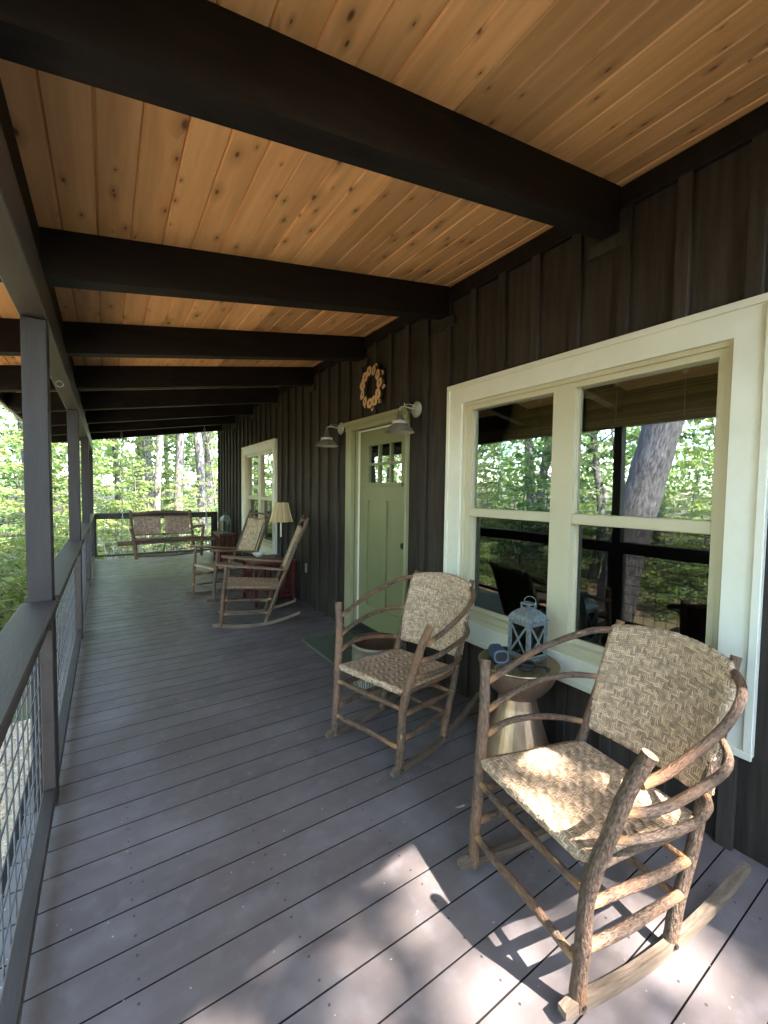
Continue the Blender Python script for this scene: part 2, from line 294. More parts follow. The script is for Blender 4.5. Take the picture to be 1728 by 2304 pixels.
class MB:
    def __init__(s): s.v = []; s.f = []; s.mi = []; s.uv = []; s.peel = []; s.sm = []
    def add(s, v, f, mi=0, uv=None, peel=None, smooth=False):
        n = len(s.v); s.v += [tuple(p) for p in v]
        for q in f: s.f.append(tuple(i + n for i in q)); s.mi.append(mi); s.sm.append(smooth)
        s.uv += uv if uv else [(p[0] + p[1], p[2]) for p in v]
        s.peel += peel if peel else [0.0] * len(v)
        return s
    def box(s, x0, x1, y0, y1, z0, z1, ch=0.0, mi=0):
        if ch <= 0:
            v = [(x, y, z) for x in (x0, x1) for y in (y0, y1) for z in (z0, z1)]
            return s.add(v, [(0, 1, 3, 2), (4, 6, 7, 5), (0, 4, 5, 1), (2, 3, 7, 6), (0, 2, 6, 4), (1, 5, 7, 3)], mi)
        c = min(ch, .45 * min(x1 - x0, y1 - y0, z1 - z0)); v = []; idx = {}
        X = (x0, x1); Y = (y0, y1); Z = (z0, z1)
        for a in (0, 1):
            for b in (0, 1):
                for d in (0, 1):
                    sx, sy, sz = (1 - 2 * a) * c, (1 - 2 * b) * c, (1 - 2 * d) * c
                    for k, p in enumerate(((X[a], Y[b] + sy, Z[d] + sz), (X[a] + sx, Y[b], Z[d] + sz), (X[a] + sx, Y[b] + sy, Z[d]))):
                        idx[(a, b, d, k)] = len(v); v.append(p)
        f = []
        for a in (0, 1): f.append([idx[(a, b, d, 0)] for b, d in ((0, 0), (0, 1), (1, 1), (1, 0))])
        for b in (0, 1): f.append([idx[(a, b, d, 1)] for a, d in ((0, 0), (1, 0), (1, 1), (0, 1))])
        for d in (0, 1): f.append([idx[(a, b, d, 2)] for a, b in ((0, 0), (0, 1), (1, 1), (1, 0))])
        for a in (0, 1):
            for b in (0, 1): f.append([idx[(a, b, 0, 0)], idx[(a, b, 1, 0)], idx[(a, b, 1, 1)], idx[(a, b, 0, 1)]])
            for d in (0, 1): f.append([idx[(a, 0, d, 0)], idx[(a, 1, d, 0)], idx[(a, 1, d, 2)], idx[(a, 0, d, 2)]])
            for b in (0, 1):
                for d in (0, 1): f.append([idx[(a, b, d, k)] for k in range(3)])
        for b in (0, 1):
            for d in (0, 1): f.append([idx[(0, b, d, 1)], idx[(1, b, d, 1)], idx[(1, b, d, 2)], idx[(0, b, d, 2)]])
        return s.add(v, f, mi)
    def extrude(s, prof, axis, a, b, mi=0):
        n = len(prof)
        def P(t, p):
            return (t, p[0], p[1]) if axis == 0 else ((p[0], t, p[1]) if axis == 1 else (p[0], p[1], t))
        v = [P(a, p) for p in prof] + [P(b, p) for p in prof]
        f = [(i, (i + 1) % n, n + (i + 1) % n, n + i) for i in range(n)] + [tuple(range(n))[::-1], tuple(range(n, 2 * n))]
        return s.add(v, f, mi)
    def beam(s, p, q, w, h, up=(0, 0, 1), mi=0):
        p = Vector(p); q = Vector(q); d = (q - p).normalized(); u = Vector(up); sd = d.cross(u).normalized(); u = sd.cross(d)
        v = [tuple(e + sd * (a * w / 2) + u * (b * h / 2)) for e in (p, q) for a, b in ((-1, -1), (1, -1), (1, 1), (-1, 1))]
        return s.add(v, [(0, 3, 2, 1), (4, 5, 6, 7)] + [(i, (i + 1) % 4, 4 + (i + 1) % 4, 4 + i) for i in range(4)], mi)
    def tube(s, pts, rad, n=8, seg=None, wob=0.0, lump=0.0, caps=True, mi=0, capmi=None, peel=0.0, seed=0, closed=False, smooth=True):
        rs = random.Random(seed * 7919 + len(s.v))
        P = [Vector(p) for p in pts]; k = len(P)
        rr = list(rad) if isinstance(rad, (list, tuple)) else [rad] * k
        if seg:
            Q = []; QR = []
            for i in range(k - 1):
                p0 = P[i - 1] if i else P[i] * 2 - P[i + 1]; p3 = P[i + 2] if i + 2 < k else P[i + 1] * 2 - P[i]
                L = max(1, int(round((P[i + 1] - P[i]).length / seg)))
                for j in range(L):
                    t = j / L
                    Q.append(.5 * ((2 * P[i]) + (P[i + 1] - p0) * t + (2 * p0 - 5 * P[i] + 4 * P[i + 1] - p3) * t * t + (3 * P[i] - p0 - 3 * P[i + 1] + p3) * t ** 3))
                    QR.append(rr[i] + (rr[i + 1] - rr[i]) * t)
            Q.append(P[-1]); QR.append(rr[-1]); P = Q; rr = QR; k = len(P)
        if wob:
            ph = [rs.uniform(0, 6.28) for _ in range(4)]
            P = [p + Vector((math.sin(i * .7 + ph[0]), math.sin(i * .6 + ph[1]), math.sin(i * .5 + ph[2]))) * wob * (0 if i in (0, k - 1) else 1) for i, p in enumerate(P)]
        v = []; uv = []; pe = []; acc = 0; nrm = None
        tot = sum((P[i + 1] - P[i]).length for i in range(k - 1)); u0 = rs.uniform(0, 10)
        for i in range(k):
            a = P[i - 1] if (i or closed) else P[i]; b = P[(i + 1) % k] if (i < k - 1 or closed) else P[i]
            d = (b - a).normalized()
            if nrm is None:
                ref = Vector((0, 0, 1)) if abs(d.z) < .9 else Vector((1, 0, 0)); nrm = d.cross(ref).normalized()
            else: nrm = (nrm - d * nrm.dot(d)).normalized()
            bn = d.cross(nrm); r = rr[i] * (1 + (rs.uniform(-lump, lump) if lump else 0))
            if i: acc += (P[i] - P[i - 1]).length
            pk = max(0.0, 1 - min(acc, tot - acc) / peel) if peel else 0.0
            for j in range(n):
                t = 2 * math.pi * j / n; q = r * (1 + (rs.uniform(-lump, lump) * .5 if lump else 0))
                v.append(tuple(P[i] + (nrm * math.cos(t) + bn * math.sin(t)) * q))
                uv.append((u0 + abs(j / n - .5) * 2 * math.pi * rr[i] * 2, u0 + acc * 2)); pe.append(min(1.0, pk * 1.6))
        f = [(i * n + j, i * n + (j + 1) % n, (i + 1) * n + (j + 1) % n, (i + 1) * n + j) for i in range(k - 1) for j in range(n)]
        if closed: f += [((k - 1) * n + j, (k - 1) * n + (j + 1) % n, (j + 1) % n, j) for j in range(n)]
        s.add(v, f, mi, uv, pe, smooth)
        if caps and not closed:
            cm = mi if capmi is None else capmi
            s.add(v[:n], [tuple(range(n))[::-1]], cm); s.add(v[-n:], [tuple(range(n))], cm)
        return s
    def lathe(s, prof, n=32, c=(0, 0, 0), mi=0, smooth=True, cap=True, uaxis=None):
        m = len(prof); v = []
        for r, z in prof:
            for j in range(n):
                t = 2 * math.pi * j / n; p = Vector((r * math.cos(t), r * math.sin(t), z))
                if uaxis: p = Matrix.Rotation(R(90), 3, uaxis) @ p
                v.append((c[0] + p.x, c[1] + p.y, c[2] + p.z))
        f = [(i * n + j, i * n + (j + 1) % n, (i + 1) * n + (j + 1) % n, (i + 1) * n + j) for i in range(m - 1) for j in range(n)]
        s.add(v, f, mi, smooth=smooth)
        if cap: s.add(v[:n], [tuple(range(n))[::-1]], mi); s.add(v[-n:], [tuple(range(n))], mi)
        return s
    def mesh(s, name, recalc=True):
        me = bpy.data.meshes.new(name); me.from_pydata(s.v, [], s.f)
        me.polygons.foreach_set('material_index', s.mi); me.polygons.foreach_set('use_smooth', s.sm)
        li = np.empty(len(me.loops), dtype=np.int32); me.loops.foreach_get('vertex_index', li)
        ul = me.uv_layers.new(name='UVMap'); ul.data.foreach_set('uv', np.array(s.uv, dtype=np.float32)[li].ravel())
        if any(s.peel):
            a = me.attributes.new('peel', 'FLOAT', 'POINT'); a.data.foreach_set('value', np.array(s.peel, dtype=np.float32))
        me.update(); return me
    def build(s, name, m, parent=None, loc=None):
        return link(name, s.mesh(name), m, parent, loc)
def np_mesh(name, V, F, smooth=False):
    V = np.asarray(V, dtype=np.float32); F = np.asarray(F, dtype=np.int32); k = F.shape[1]
    me = bpy.data.meshes.new(name); me.vertices.add(len(V)); me.vertices.foreach_set('co', V.ravel())
    me.loops.add(F.size); me.loops.foreach_set('vertex_index', F.ravel())
    me.polygons.add(len(F)); me.polygons.foreach_set('loop_start', np.arange(0, F.size, k, dtype=np.int32))
    me.polygons.foreach_set('use_smooth', np.full(len(F), smooth))
    me.update(calc_edges=True); me.validate(); return me

# ------------------------------------------------------------------ deck
WX = 2.145; DY0 = -0.78; DY1 = 10.16; P = 0.1458; GZ = -0.95
def ceil_z(x): return 2.598 + 0.167 * x
fr = MB()
for y in np.arange(DY0 + .05, DY1, 2.5): fr.box(-.33, -.22, y - .05, y + .05, GZ - .3, -.235)
for x in (0.0, .45, .9, 1.35, 1.8): fr.box(x - .02, x + .02, DY0 + .02, DY1 - .02, -.22, -.03)
fr.box(-.345, -.3225, DY0, DY1, -.23, -.002); fr.box(-.32, WX, DY1 - .045, DY1 - .008, -.23, -.03)
deck = tag(fr.build('deck_floor', M['dark']), kind='structure')
w = P - .0042
prof = [(0, -.026), (P - .0008, -.026), (P - .0008, -.0175), (w, -.0175), (w, -.0015), (w - .0015, 0), (0, 0)]
bq = MB().extrude(prof, 0, -.322, WX + .01); bq.mi[1] = bq.mi[2] = bq.mi[3] = bq.mi[6] = 1      # joint faces coloured dark to stand in for shade in the gap
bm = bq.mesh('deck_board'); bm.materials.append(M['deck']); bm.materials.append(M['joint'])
y = 0.463 - 9 * P
i = 0
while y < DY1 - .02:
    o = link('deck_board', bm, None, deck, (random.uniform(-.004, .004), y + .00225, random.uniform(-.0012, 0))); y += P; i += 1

# ------------------------------------------------------------------ house
house = thing('house', 'dark brown board and batten house with a covered porch', 'house', (2.6, 4, 0))
H = Matrix.Translation((-2.6, -4, 0))
def hp(o): o.parent = house; o.matrix_parent_inverse = Matrix.Translation((-2.6, -4, 0)); return o
OPEN = [(.545, 2.355, .42, 2.215), (2.865, 3.95, -.1, 2.165), (6.15, 7.96, .42, 2.215)]       # openings under the casings (y0,y1,z0,z1)
HY0, HY1 = -.66, DY1
# core shell behind the siding with real openings, plus the room
HOLE = [(.66, 2.228, .55, 2.095), (2.892, 3.832, .04, 2.085), (6.265, 7.833, .55, 2.095)]
core = MB()
ys = sorted({HY0, HY1, *[h[0] for h in HOLE], *[h[1] for h in HOLE]})
for a, b in zip(ys[:-1], ys[1:]):
    h = [q for q in HOLE if q[0] <= a + 1e-6 and q[1] >= b - 1e-6]
    if h: core.box(WX + .022, WX + .14, a, b, GZ - .2, h[0][2]); core.box(WX + .022, WX + .14, a, b, h[0][3], 3.0)
    else: core.box(WX + .022, WX + .14, a, b, GZ - .2, 3.0)
wall = hp(core.build('wall', M['siding']))
room = MB()
room.box(WX + .14, 6.6, HY0, HY0 + .12, GZ - .2, 3.05); room.box(WX + .14, 6.6, HY1 - .12, HY1, GZ - .2, 3.05)
room.box(6.5, 6.62, HY0 + .12, HY1 - .12, GZ - .2, 3.05)
room.box(WX + .14, 6.5, HY0 + .12, HY1 - .12, 2.56, 2.62)
rm = hp(room.build('room_wall', M['room']))
hp(MB().box(WX + .14, 6.5, HY0 + .12, HY1 - .12, -.08, .02).build('room_floor', M['roomfloor']))
# siding boards and battens, each its own piece
def minus(y0, y1, z0, z1):
    out = []; ye = sorted({y0, y1, *[min(max(e, y0), y1) for o in OPEN for e in o[:2]]})
    for a, b in zip(ye[:-1], ye[1:]):
        if b - a < .003: continue
        o = [q for q in OPEN if q[0] <= a + 1e-6 and q[1] >= b - 1e-6]
        if o:
            if o[0][2] > z0 + .02: out.append((a, b, z0, o[0][2]))
            out.append((a, b, o[0][3], z1))
        else: out.append((a, b, z0, z1))
    return out
def add_child(name, mb, m, parent):
    o = mb.build(name, m, parent); o.matrix_parent_inverse = parent.matrix_world.inverted() if parent.parent is None else Matrix.Identity(4)
    return o
BAT = [0.587 + .2538 * k for k in range(-5, 39)]
for k, y in enumerate(BAT):
    a, b = max(HY0, y + .03), min(HY1, y + .03 + .2538)
    if b - a > .01:
        for q in minus(a + .001, b - .001, -.06, 2.90):
            add_child('siding_board', MB().box(WX + random.uniform(0, .0015), WX + .021, q[0], q[1], q[2], q[3]), M['siding'], wall)
    a, b = max(HY0, y), min(HY1, y + .058)
    if b - a > .02:
        hit = [q for q in OPEN if q[0] < b - .002 and q[1] > a + .002]
        zs = [(-.06, 2.86)]
        if hit:
            zs = [(hit[0][3] + .002, 2.86)] + ([(-.06, hit[0][2] - .002)] if hit[0][2] > 0 else [])
            if a < hit[0][0] and hit[0][0] - a > .02 or (b > hit[0][1] and b - hit[0][1] > .02):      # batten beside the casing keeps its free half
                a2, b2 = (a, hit[0][0] - .001) if a < hit[0][0] else (hit[0][1] + .001, b)
            else: a2 = None
        t = random.uniform(-.001, .001)
        for z0, z1 in zs: add_child('batten', MB().box(WX - .028 + t, WX - .0005, a, b, z0, z1, .003), M['siding'], wall)
        if hit and a2 is not None: add_child('batten', MB().box(WX - .028 + t, WX - .0005, a2, b2, max(-.06, hit[0][2]), hit[0][3]), M['siding'], wall)
# rafters, ledger blocks, frieze
RAF = [1.145 + 1.222 * k for k in range(-1, 8)]
XE = -.86
for k, y in enumerate(RAF):
    x1 = 2.108
    mb = MB().extrude([(XE, 2.388 + .167 * XE + .05), (XE, ceil_z(XE)), (x1, ceil_z(x1)), (x1, 2.388 + .167 * x1), (XE + .06, 2.388 + .167 * (XE + .06))], 1, y, y + .096)
    hp(mb.build('rafter', M['dark']))
    hp(MB().box(WX - .0315, WX - .001, y - .045, y + .165, 2.672, 2.735, .003).build('ledger_block', M['siding']))
hp(MB().box(2.110, WX - .002, HY0, HY1, 2.845, 2.947, .003).build('frieze_board', M['dark']))
hp(MB().box(-.297, -.201, DY0 + .02, 10.2, 2.175, 2.337, .004).build('header_beam', M['rail']))
for a, b in zip(RAF[:-1], RAF[1:]):
    hp(MB().box(-.262, -.222, a + .097, b - .001, 2.338, ceil_z(-.262) - .001).build('blocking', M['dark']))
# ceiling boards
th = math.atan(.167); RY0, RY1 = -.74, 10.36
cw = .1318
prof = [(-cw / 2 + .0003, .016), (-cw / 2 + .0003, .0095), (-cw / 2 + .0045, .0095), (-cw / 2 + .0105, 0), (cw / 2 - .0018, 0), (cw / 2 - .0003, .002), (cw / 2 - .0003, .016)]
cm = MB().extrude(prof, 1, RY0, RY1).mesh('ceiling_board'); cm.materials.append(M['pine'])
roof = MB(); rx1 = 6.8
roof.extrude([(XE - .02, ceil_z(XE) + .035), (XE - .02, ceil_z(XE) + .10), (rx1, ceil_z(rx1) + .16), (rx1, ceil_z(rx1) + .035)], 1, RY0, RY1)
rf = hp(roof.build('roof', M['shingle']))
x = -.1475 - .13 * 5
cm2 = hp(MB().extrude([(XE, ceil_z(XE) + .019), (XE, ceil_z(XE) + .033), (2.5, ceil_z(2.5) + .033), (2.5, ceil_z(2.5) + .019)], 1, RY0 + .01, RY1 - .01).build('porch_ceiling', M['dark']))
while x < 2.16:
    xc = x + .065
    o = link('ceiling_board', cm, None, cm2, (xc, random.uniform(-.01, .01), ceil_z(xc) + random.uniform(0, .0008))); o.rotation_euler = (0, -th, 0); x += .13
add_child('fascia_board', MB().box(XE - .022, XE - .002, RY0, RY1, ceil_z(XE) - .14, ceil_z(XE) + .03), M['dark'], rf)
g = MB(); pr = [(XE - .024, 2.445), (XE - .024, 2.36), (XE - .10, 2.355), (XE - .135, 2.40), (XE - .135, 2.45), (XE - .13, 2.45), (XE - .13, 2.402), (XE - .098, 2.36), (XE - .03, 2.366), (XE - .03, 2.445)]
add_child('gutter', g.extrude(pr, 1, RY0, RY1), M['gutter'], rf)
add_child('rake_board', MB().extrude([(XE, ceil_z(XE) - .13), (XE, ceil_z(XE) + .03), (6.7, ceil_z(6.7) + .03), (6.7, ceil_z(6.7) - .13)], 1, RY0 - .022, RY0 - .002), M['dark'], rf)
add_child('rake_board', MB().extrude([(XE, ceil_z(XE) - .13), (XE, ceil_z(XE) + .03), (6.7, ceil_z(6.7) + .03), (6.7, ceil_z(6.7) - .13)], 1, RY1 + .002, RY1 + .022), M['dark'], rf)
hp(MB().extrude([(WX + .022, 3.0), (WX + .022, ceil_z(WX) + .03), (6.62, ceil_z(6.62) + .03), (6.62, 3.0)], 1, HY0, HY0 + .1).build('gable_wall', M['siding']))
hp(MB().extrude([(WX + .022, 3.0), (WX + .022, ceil_z(WX) + .03), (6.62, ceil_z(6.62) + .03), (6.62, 3.0)], 1, HY1 - .1, HY1).build('gable_wall', M['siding']))
hp(MB().box(6.5, 6.62, HY0 + .1, HY1 - .1, 3.05, ceil_z(6.5) + .03).build('back_wall', M['siding']))
# porch posts
POST = [-.66, 2.36, 4.90, 7.52, 10.05]
for y in POST: hp(MB().box(-.292, -.203, y, y + .089, -.001, 2.174, .004).build('porch_post', M['post']))
ring = MB().tube([(-.25 + .02 * math.cos(t), 3.62, 2.148 + .02 * math.sin(t)) for t in np.linspace(0, 6.28, 15)[:-1]], .0025, 6, closed=True).tube([(-.25, 3.62, 2.168), (-.25, 3.62, 2.178)], .003, 6)
hp(ring.build('eye_hook', M['steel']))

# windows
def window(y0, lower='glass_screen'):
    """double unit, casing 1.82 wide; y0 is the near outer edge"""
    W_ = hp(MB().box(WX + .004, WX + .10, y0 + .122, y0 + .182, .57, 2.075).box(WX + .004, WX + .10, y0 + 1.615, y0 + 1.675, .57, 2.075).box(WX + .004, WX + .10, y0 + .83, y0 + .965, .57, 2.075)
            .box(WX + .004, WX + .10, y0 + .182, y0 + .83, 2.035, 2.075).box(WX + .004, WX + .10, y0 + .965, y0 + 1.615, 2.035, 2.075)
            .box(WX + .004, WX + .10, y0 + .182, y0 + .83, .57, .612).box(WX + .004, WX + .10, y0 + .965, y0 + 1.615, .57, .612).build('window', M['vinyl']))
    def ch(n, mb, m): o = mb.build(n, m, W_); return o
    def mitre(a, b, c, d, name='casing'):        # a,b outer; c,d inner corners in (y,z)
        q = [a, b, d, c]; x0, x1 = WX - .034, WX + .004
        v = [(x0, *p) for p in q] + [(x1, *p) for p in q]
        ch(name, MB().add(v, [(0, 3, 2, 1), (4, 5, 6, 7), (0, 1, 5, 4), (1, 2, 6, 5), (2, 3, 7, 6), (3, 0, 4, 7)]), M['cream'])
    Y0, Y1, Z0, Z1 = y0, y0 + 1.818, .415, 2.22; y2, y3, z2, z3 = y0 + .125, y0 + 1.682, .556, 2.088
    mitre((Y0, Z1), (Y1, Z1), (y2, z3), (y3, z3)); mitre((Y1, Z1), (Y1, Z0), (y3, z3), (y3, z2))
    mitre((Y1, Z0), (Y0, Z0), (y3, z2), (y2, z2)); mitre((Y0, Z0), (Y0, Z1), (y2, z2), (y2, z3))
    # raised back band round the outside
    for a in ((Y0 - .004, Y1 + .004, Z1 - .026, Z1 + .006), (Y0 - .004, Y1 + .004, Z0 - .006, Z0 + .026), (Y0 - .004, Y0 + .026, Z0 + .027, Z1 - .027), (Y1 - .026, Y1 + .004, Z0 + .027, Z1 - .027)):
        ch('back_band', MB().box(WX - .046, WX - .0345, *a, .003), M['cream'])
    ch('inner_bead', MB().box(WX - .012, WX + .003, y2 + .0, y2 + .022, z2, z3).box(WX - .012, WX + .003, y3 - .022, y3, z2, z3).box(WX - .012, WX + .003, y2 + .022, y3 - .022, z3 - .022, z3).box(WX - .012, WX + .003, y2 + .022, y3 - .022, z2, z2 + .022), M['vinyl'])
    for a, b in ((y0 + .182, y0 + .83), (y0 + .965, y0 + 1.615)):
        ch('sash_rail', MB().box(WX + .008, WX + .05, a, b, 1.288, 1.346, .004), M['vinyl'])
        [ch('sash_stile', MB().box(WX + .03, WX + .06, q, q + .012, 1.347, 2.035), M['vinyl']) for q in (a, b - .012)]
        ch('lower_sash', MB().box(WX + .05, WX + .08, a, b, .613, .64).box(WX + .05, WX + .08, a, a + .014, .64, 1.287).box(WX + .05, WX + .08, b - .014, b, .64, 1.287), M['vinyl'])
        ch('pane', MB().box(WX + .04, WX + .043, a + .012, b - .012, 1.347, 2.034), M['glass'])
        ch('pane', MB().box(WX + .062, WX + .065, a + .014, b - .014, .641, 1.287), M[lower])
    return W_
win1 = window(.541)
win2 = window(6.150)

# door with six panes
d = hp(MB().box(2.205, 2.245, 2.895, 3.055, .085, 2.068).box(2.205, 2.245, 3.64, 3.80, .085, 2.068).box(2.205, 2.245, 3.055, 3.64, 1.92, 2.068).box(2.205, 2.245, 3.055, 3.64, 1.365, 1.53).box(2.205, 2.245, 3.055, 3.64, .085, .305)
       .box(2.205, 2.245, 3.30, 3.40, .305, 1.365).build('door', M['door']))
def dch(n, mb, m): return mb.build(n, m, d)
for a, b in ((3.055, 3.30), (3.40, 3.64)): dch('door_panel', MB().box(2.222, 2.236, a, b, .305, 1.365), M['door'])
ye = [3.055, 3.245, 3.443, 3.64]; ze = [1.53, 1.722, 1.92]
for a, b in zip(ye[:-1], ye[1:]):
    for c, e in zip(ze[:-1], ze[1:]): dch('pane', MB().box(2.224, 2.227, a + .011, b - .011, c + .011, e - .011), M['glass'])
dch('muntin', MB().box(2.206, 2.243, 3.0551, 3.066, 1.53, 1.92).box(2.206, 2.243, 3.629, 3.6399, 1.53, 1.92).box(2.206, 2.243, 3.234, 3.256, 1.53, 1.92).box(2.206, 2.243, 3.432, 3.454, 1.53, 1.92)
    .box(2.207, 2.242, 3.066, 3.234, 1.711, 1.733).box(2.207, 2.242, 3.256, 3.432, 1.711, 1.733).box(2.207, 2.242, 3.454, 3.629, 1.711, 1.733)
    .box(2.207, 2.242, 3.066, 3.234, 1.531, 1.541).box(2.207, 2.242, 3.256, 3.432, 1.531, 1.541).box(2.207, 2.242, 3.454, 3.629, 1.531, 1.541)
    .box(2.207, 2.242, 3.066, 3.234, 1.909, 1.919).box(2.207, 2.242, 3.256, 3.432, 1.909, 1.919).box(2.207, 2.242, 3.454, 3.629, 1.909, 1.919), M['door'])
dch('door_shelf', MB().box(2.188, 2.2045, 3.03, 3.665, 1.505, 1.53, .003), M['door'])
dch('door_knob', MB().tube([(2.204, 2.965, .98), (2.18, 2.965, .98)], .012, 10).tube([(2.18, 2.965, .98), (2.172, 2.965, .98), (2.15, 2.965, .98), (2.145, 2.965, .98)], [.015, .027, .027, .015], 12), M['black'])
dch('door_casing', MB().box(WX - .03, WX + .02, 3.832, 3.95, -.001, 2.11, .004), M['dtrim'])
dch('door_casing', MB().box(WX - .03, WX + .02, 2.868, 2.894, -.001, 2.11, .003), M['dtrim'])
dch('door_jamb', MB().box(WX + .021, 2.26, 3.803, 3.831, .06, 2.085), M['dtrim'])
dch('door_jamb', MB().box(WX + .021, 2.26, 2.893, 2.8945, .06, 2.085), M['dtrim'])
dch('door_stop', MB().box(2.186, 2.2035, 3.79, 3.802, .06, 2.07).box(2.186, 2.2035, 2.896, 3.79, 2.058, 2.0705), M['cream'])
dch('door_head', MB().box(WX - .035, WX + .02, 2.862, 3.955, 2.0715, 2.118, .003).extrude([(WX - .036, 2.119), (WX - .062, 2.145), (WX - .062, 2.162), (WX + .02, 2.168), (WX + .02, 2.119)], 1, 2.852, 3.965), M['dtrim'])
dch('threshold', MB().box(WX - .07, 2.27, 2.895, 3.80, .004, .055, .006).box(2.20, 2.26, 2.896, 3.80, .056, .084), M['black'])
# outlet on the wall
hp(MB().box(WX - .006, WX - .0006, 5.00, 5.075, .40, .515, .003).build('outlet_cover', M['barn_plate']))

# ------------------------------------------------------------------ railings
def railing(y0, y1, label):
    t = thing('porch_railing', label, 'railing', (-.245, (y0 + y1) / 2, 0), 0, 'wire mesh railings of the porch')
    L = (y1 - y0) / 2
    MB().box(-.068, .058, -L + .001, L - .001, .912, .948, .005).build('top_rail', M['rail'], t)
    MB().box(-.01, .028, -L + .001, L - .001, .825, .911, .003).build('under_rail', M['rail'], t)
    MB().box(-.005, .042, -L + .001, L - .001, .068, .106, .003).build('bottom_rail', M['rail'], t)
    for a in (-L + .001, L - .039): MB().box(-.005, .041, a, a + .038, .107, .824, .003).build('nailer', M['rail'], t)
    wm = MB(); n = int(2 * L / .1016)
    off = (2 * L - n * .1016) / 2
    for k in range(n + 1):
        y = -L + off + k * .1016
        if abs(y) < L - .003: wm.tube([(-.012, y, .072), (-.012, y, .90)], .0027, 5, caps=False)
    for k in range(9):
        z = .085 + k * .1016
        wm.tube([(-.0075, -L + .004, z), (-.0075, L - .004, z)], .0027, 5, caps=False)
    wm.build('wire_mesh', M['wire'], t)
    return t
railing(POST[0] + .089, POST[1], 'porch railing with wire mesh opposite the two hoop back rockers')
railing(POST[1] + .089, POST[2], 'porch railing with wire mesh opposite the green door')
railing(POST[2] + .089, POST[3], 'porch railing with wire mesh opposite the high back rockers')
railing(POST[3] + .089, POST[4], 'porch railing with wire mesh leading up to the hanging swing')
t = railing(0, 2.03 + .203, 'porch railing across the end of the deck behind the swing')
t.location = (.9135, 10.10, 0); t.rotation_euler = (0, 0, R(90))
tag(MB().box(2.03, 2.118, 10.055, 10.15, 0, .949, .004).build('railing_post', M['post']), 'short dark post where the end railing meets the house wall', 'post')

# ------------------------------------------------------------------ rocking chairs
def herring(S, a0, a1, b0, b1, pitch, over=3, herr=10, amp=.0016, name='weave', m=None):
    """real splints woven in a herringbone twill over the surface S(a,b)->(pos, normal)"""
    na = int((a1 - a0) / pitch); nb = int((b1 - b0) / pitch); pa = (a1 - a0) / na; pb = (b1 - b0) / nb
    def k(i): q = i % (2 * herr); return q if q < herr else 2 * herr - 1 - q
    top = np.array([[((j + k(i)) % (2 * over)) < over for j in range(nb)] for i in range(na)])
    A, B, Wd, Ax, Ln = [], [], [], [], []
    for i in range(na):
        j = 0
        while j < nb:
            if top[i, j]:
                e = j
                while e < nb and top[i, e]: e += 1
                A.append(a0 + (i + .5) * pa); B.append(b0 + (j + e) / 2 * pb); Ax.append(1); Ln.append((e - j) * pb + pb * .35); Wd.append(pa * .9); j = e
            else: j += 1
    for j in range(nb):
        i = 0
        while i < na:
            if not top[i, j]:
                e = i
                while e < na and not top[e, j]: e += 1
                A.append(a0 + (i + e) / 2 * pa); B.append(b0 + (j + .5) * pb); Ax.append(0); Ln.append((e - i) * pa + pa * .35); Wd.append(pb * .9); i = e
            else: i += 1
    A, B, Ax, Ln, Wd = map(np.array, (A, B, Ax, Ln, Wd)); n = len(A)
    Wd = Wd * rng.uniform(.82, 1.04, n); tw = rng.uniform(-.04, .04, n)
    V = np.zeros((n, 8, 3))
    for s_, (u, h) in enumerate(((-.5, -.6), (-.22, 1.0), (.22, 1.0), (.5, -.6))):
        for q, sd in enumerate((-.5, .5)):
            al = u * Ln; sl_ = sd * Wd + tw * al
            aa = A + np.where(Ax == 1, sl_, al); bb = B + np.where(Ax == 1, al, sl_)
            aa = np.clip(aa, a0, a1); bb = np.clip(bb, b0, b1)
            p, nn = S(aa, bb); V[:, s_ * 2 + q] = p + nn * (h * amp * rng.uniform(.7, 1.3, n))[:, None]
    base = (np.arange(n) * 8)[:, None]
    F = np.concatenate([base + np.array([0, 1, 3, 2]), base + np.array([2, 3, 5, 4]), base + np.array([4, 5, 7, 6])], 0)
    g = 22; ga, gb = np.meshgrid(np.linspace(a0, a1, g), np.linspace(b0, b1, g), indexing='ij')
    p, nn = S(ga.ravel(), gb.ravel()); p = p - nn * .0022
    q = np.array([[i * g + j, (i + 1) * g + j, (i + 1) * g + j + 1, i * g + j + 1] for i in range(g - 1) for j in range(g - 1)]) + n * 8
    me = np_mesh(name, np.concatenate([V.reshape(-1, 3), p]), np.concatenate([F, q]))
    me.materials.append(M['splint'] if m is None else m); me.materials.append(M['splint_dark'])
    mi = np.zeros(len(me.polygons), dtype=np.int32); mi[len(F):] = 1; me.polygons.foreach_set('material_index', mi)
    return me
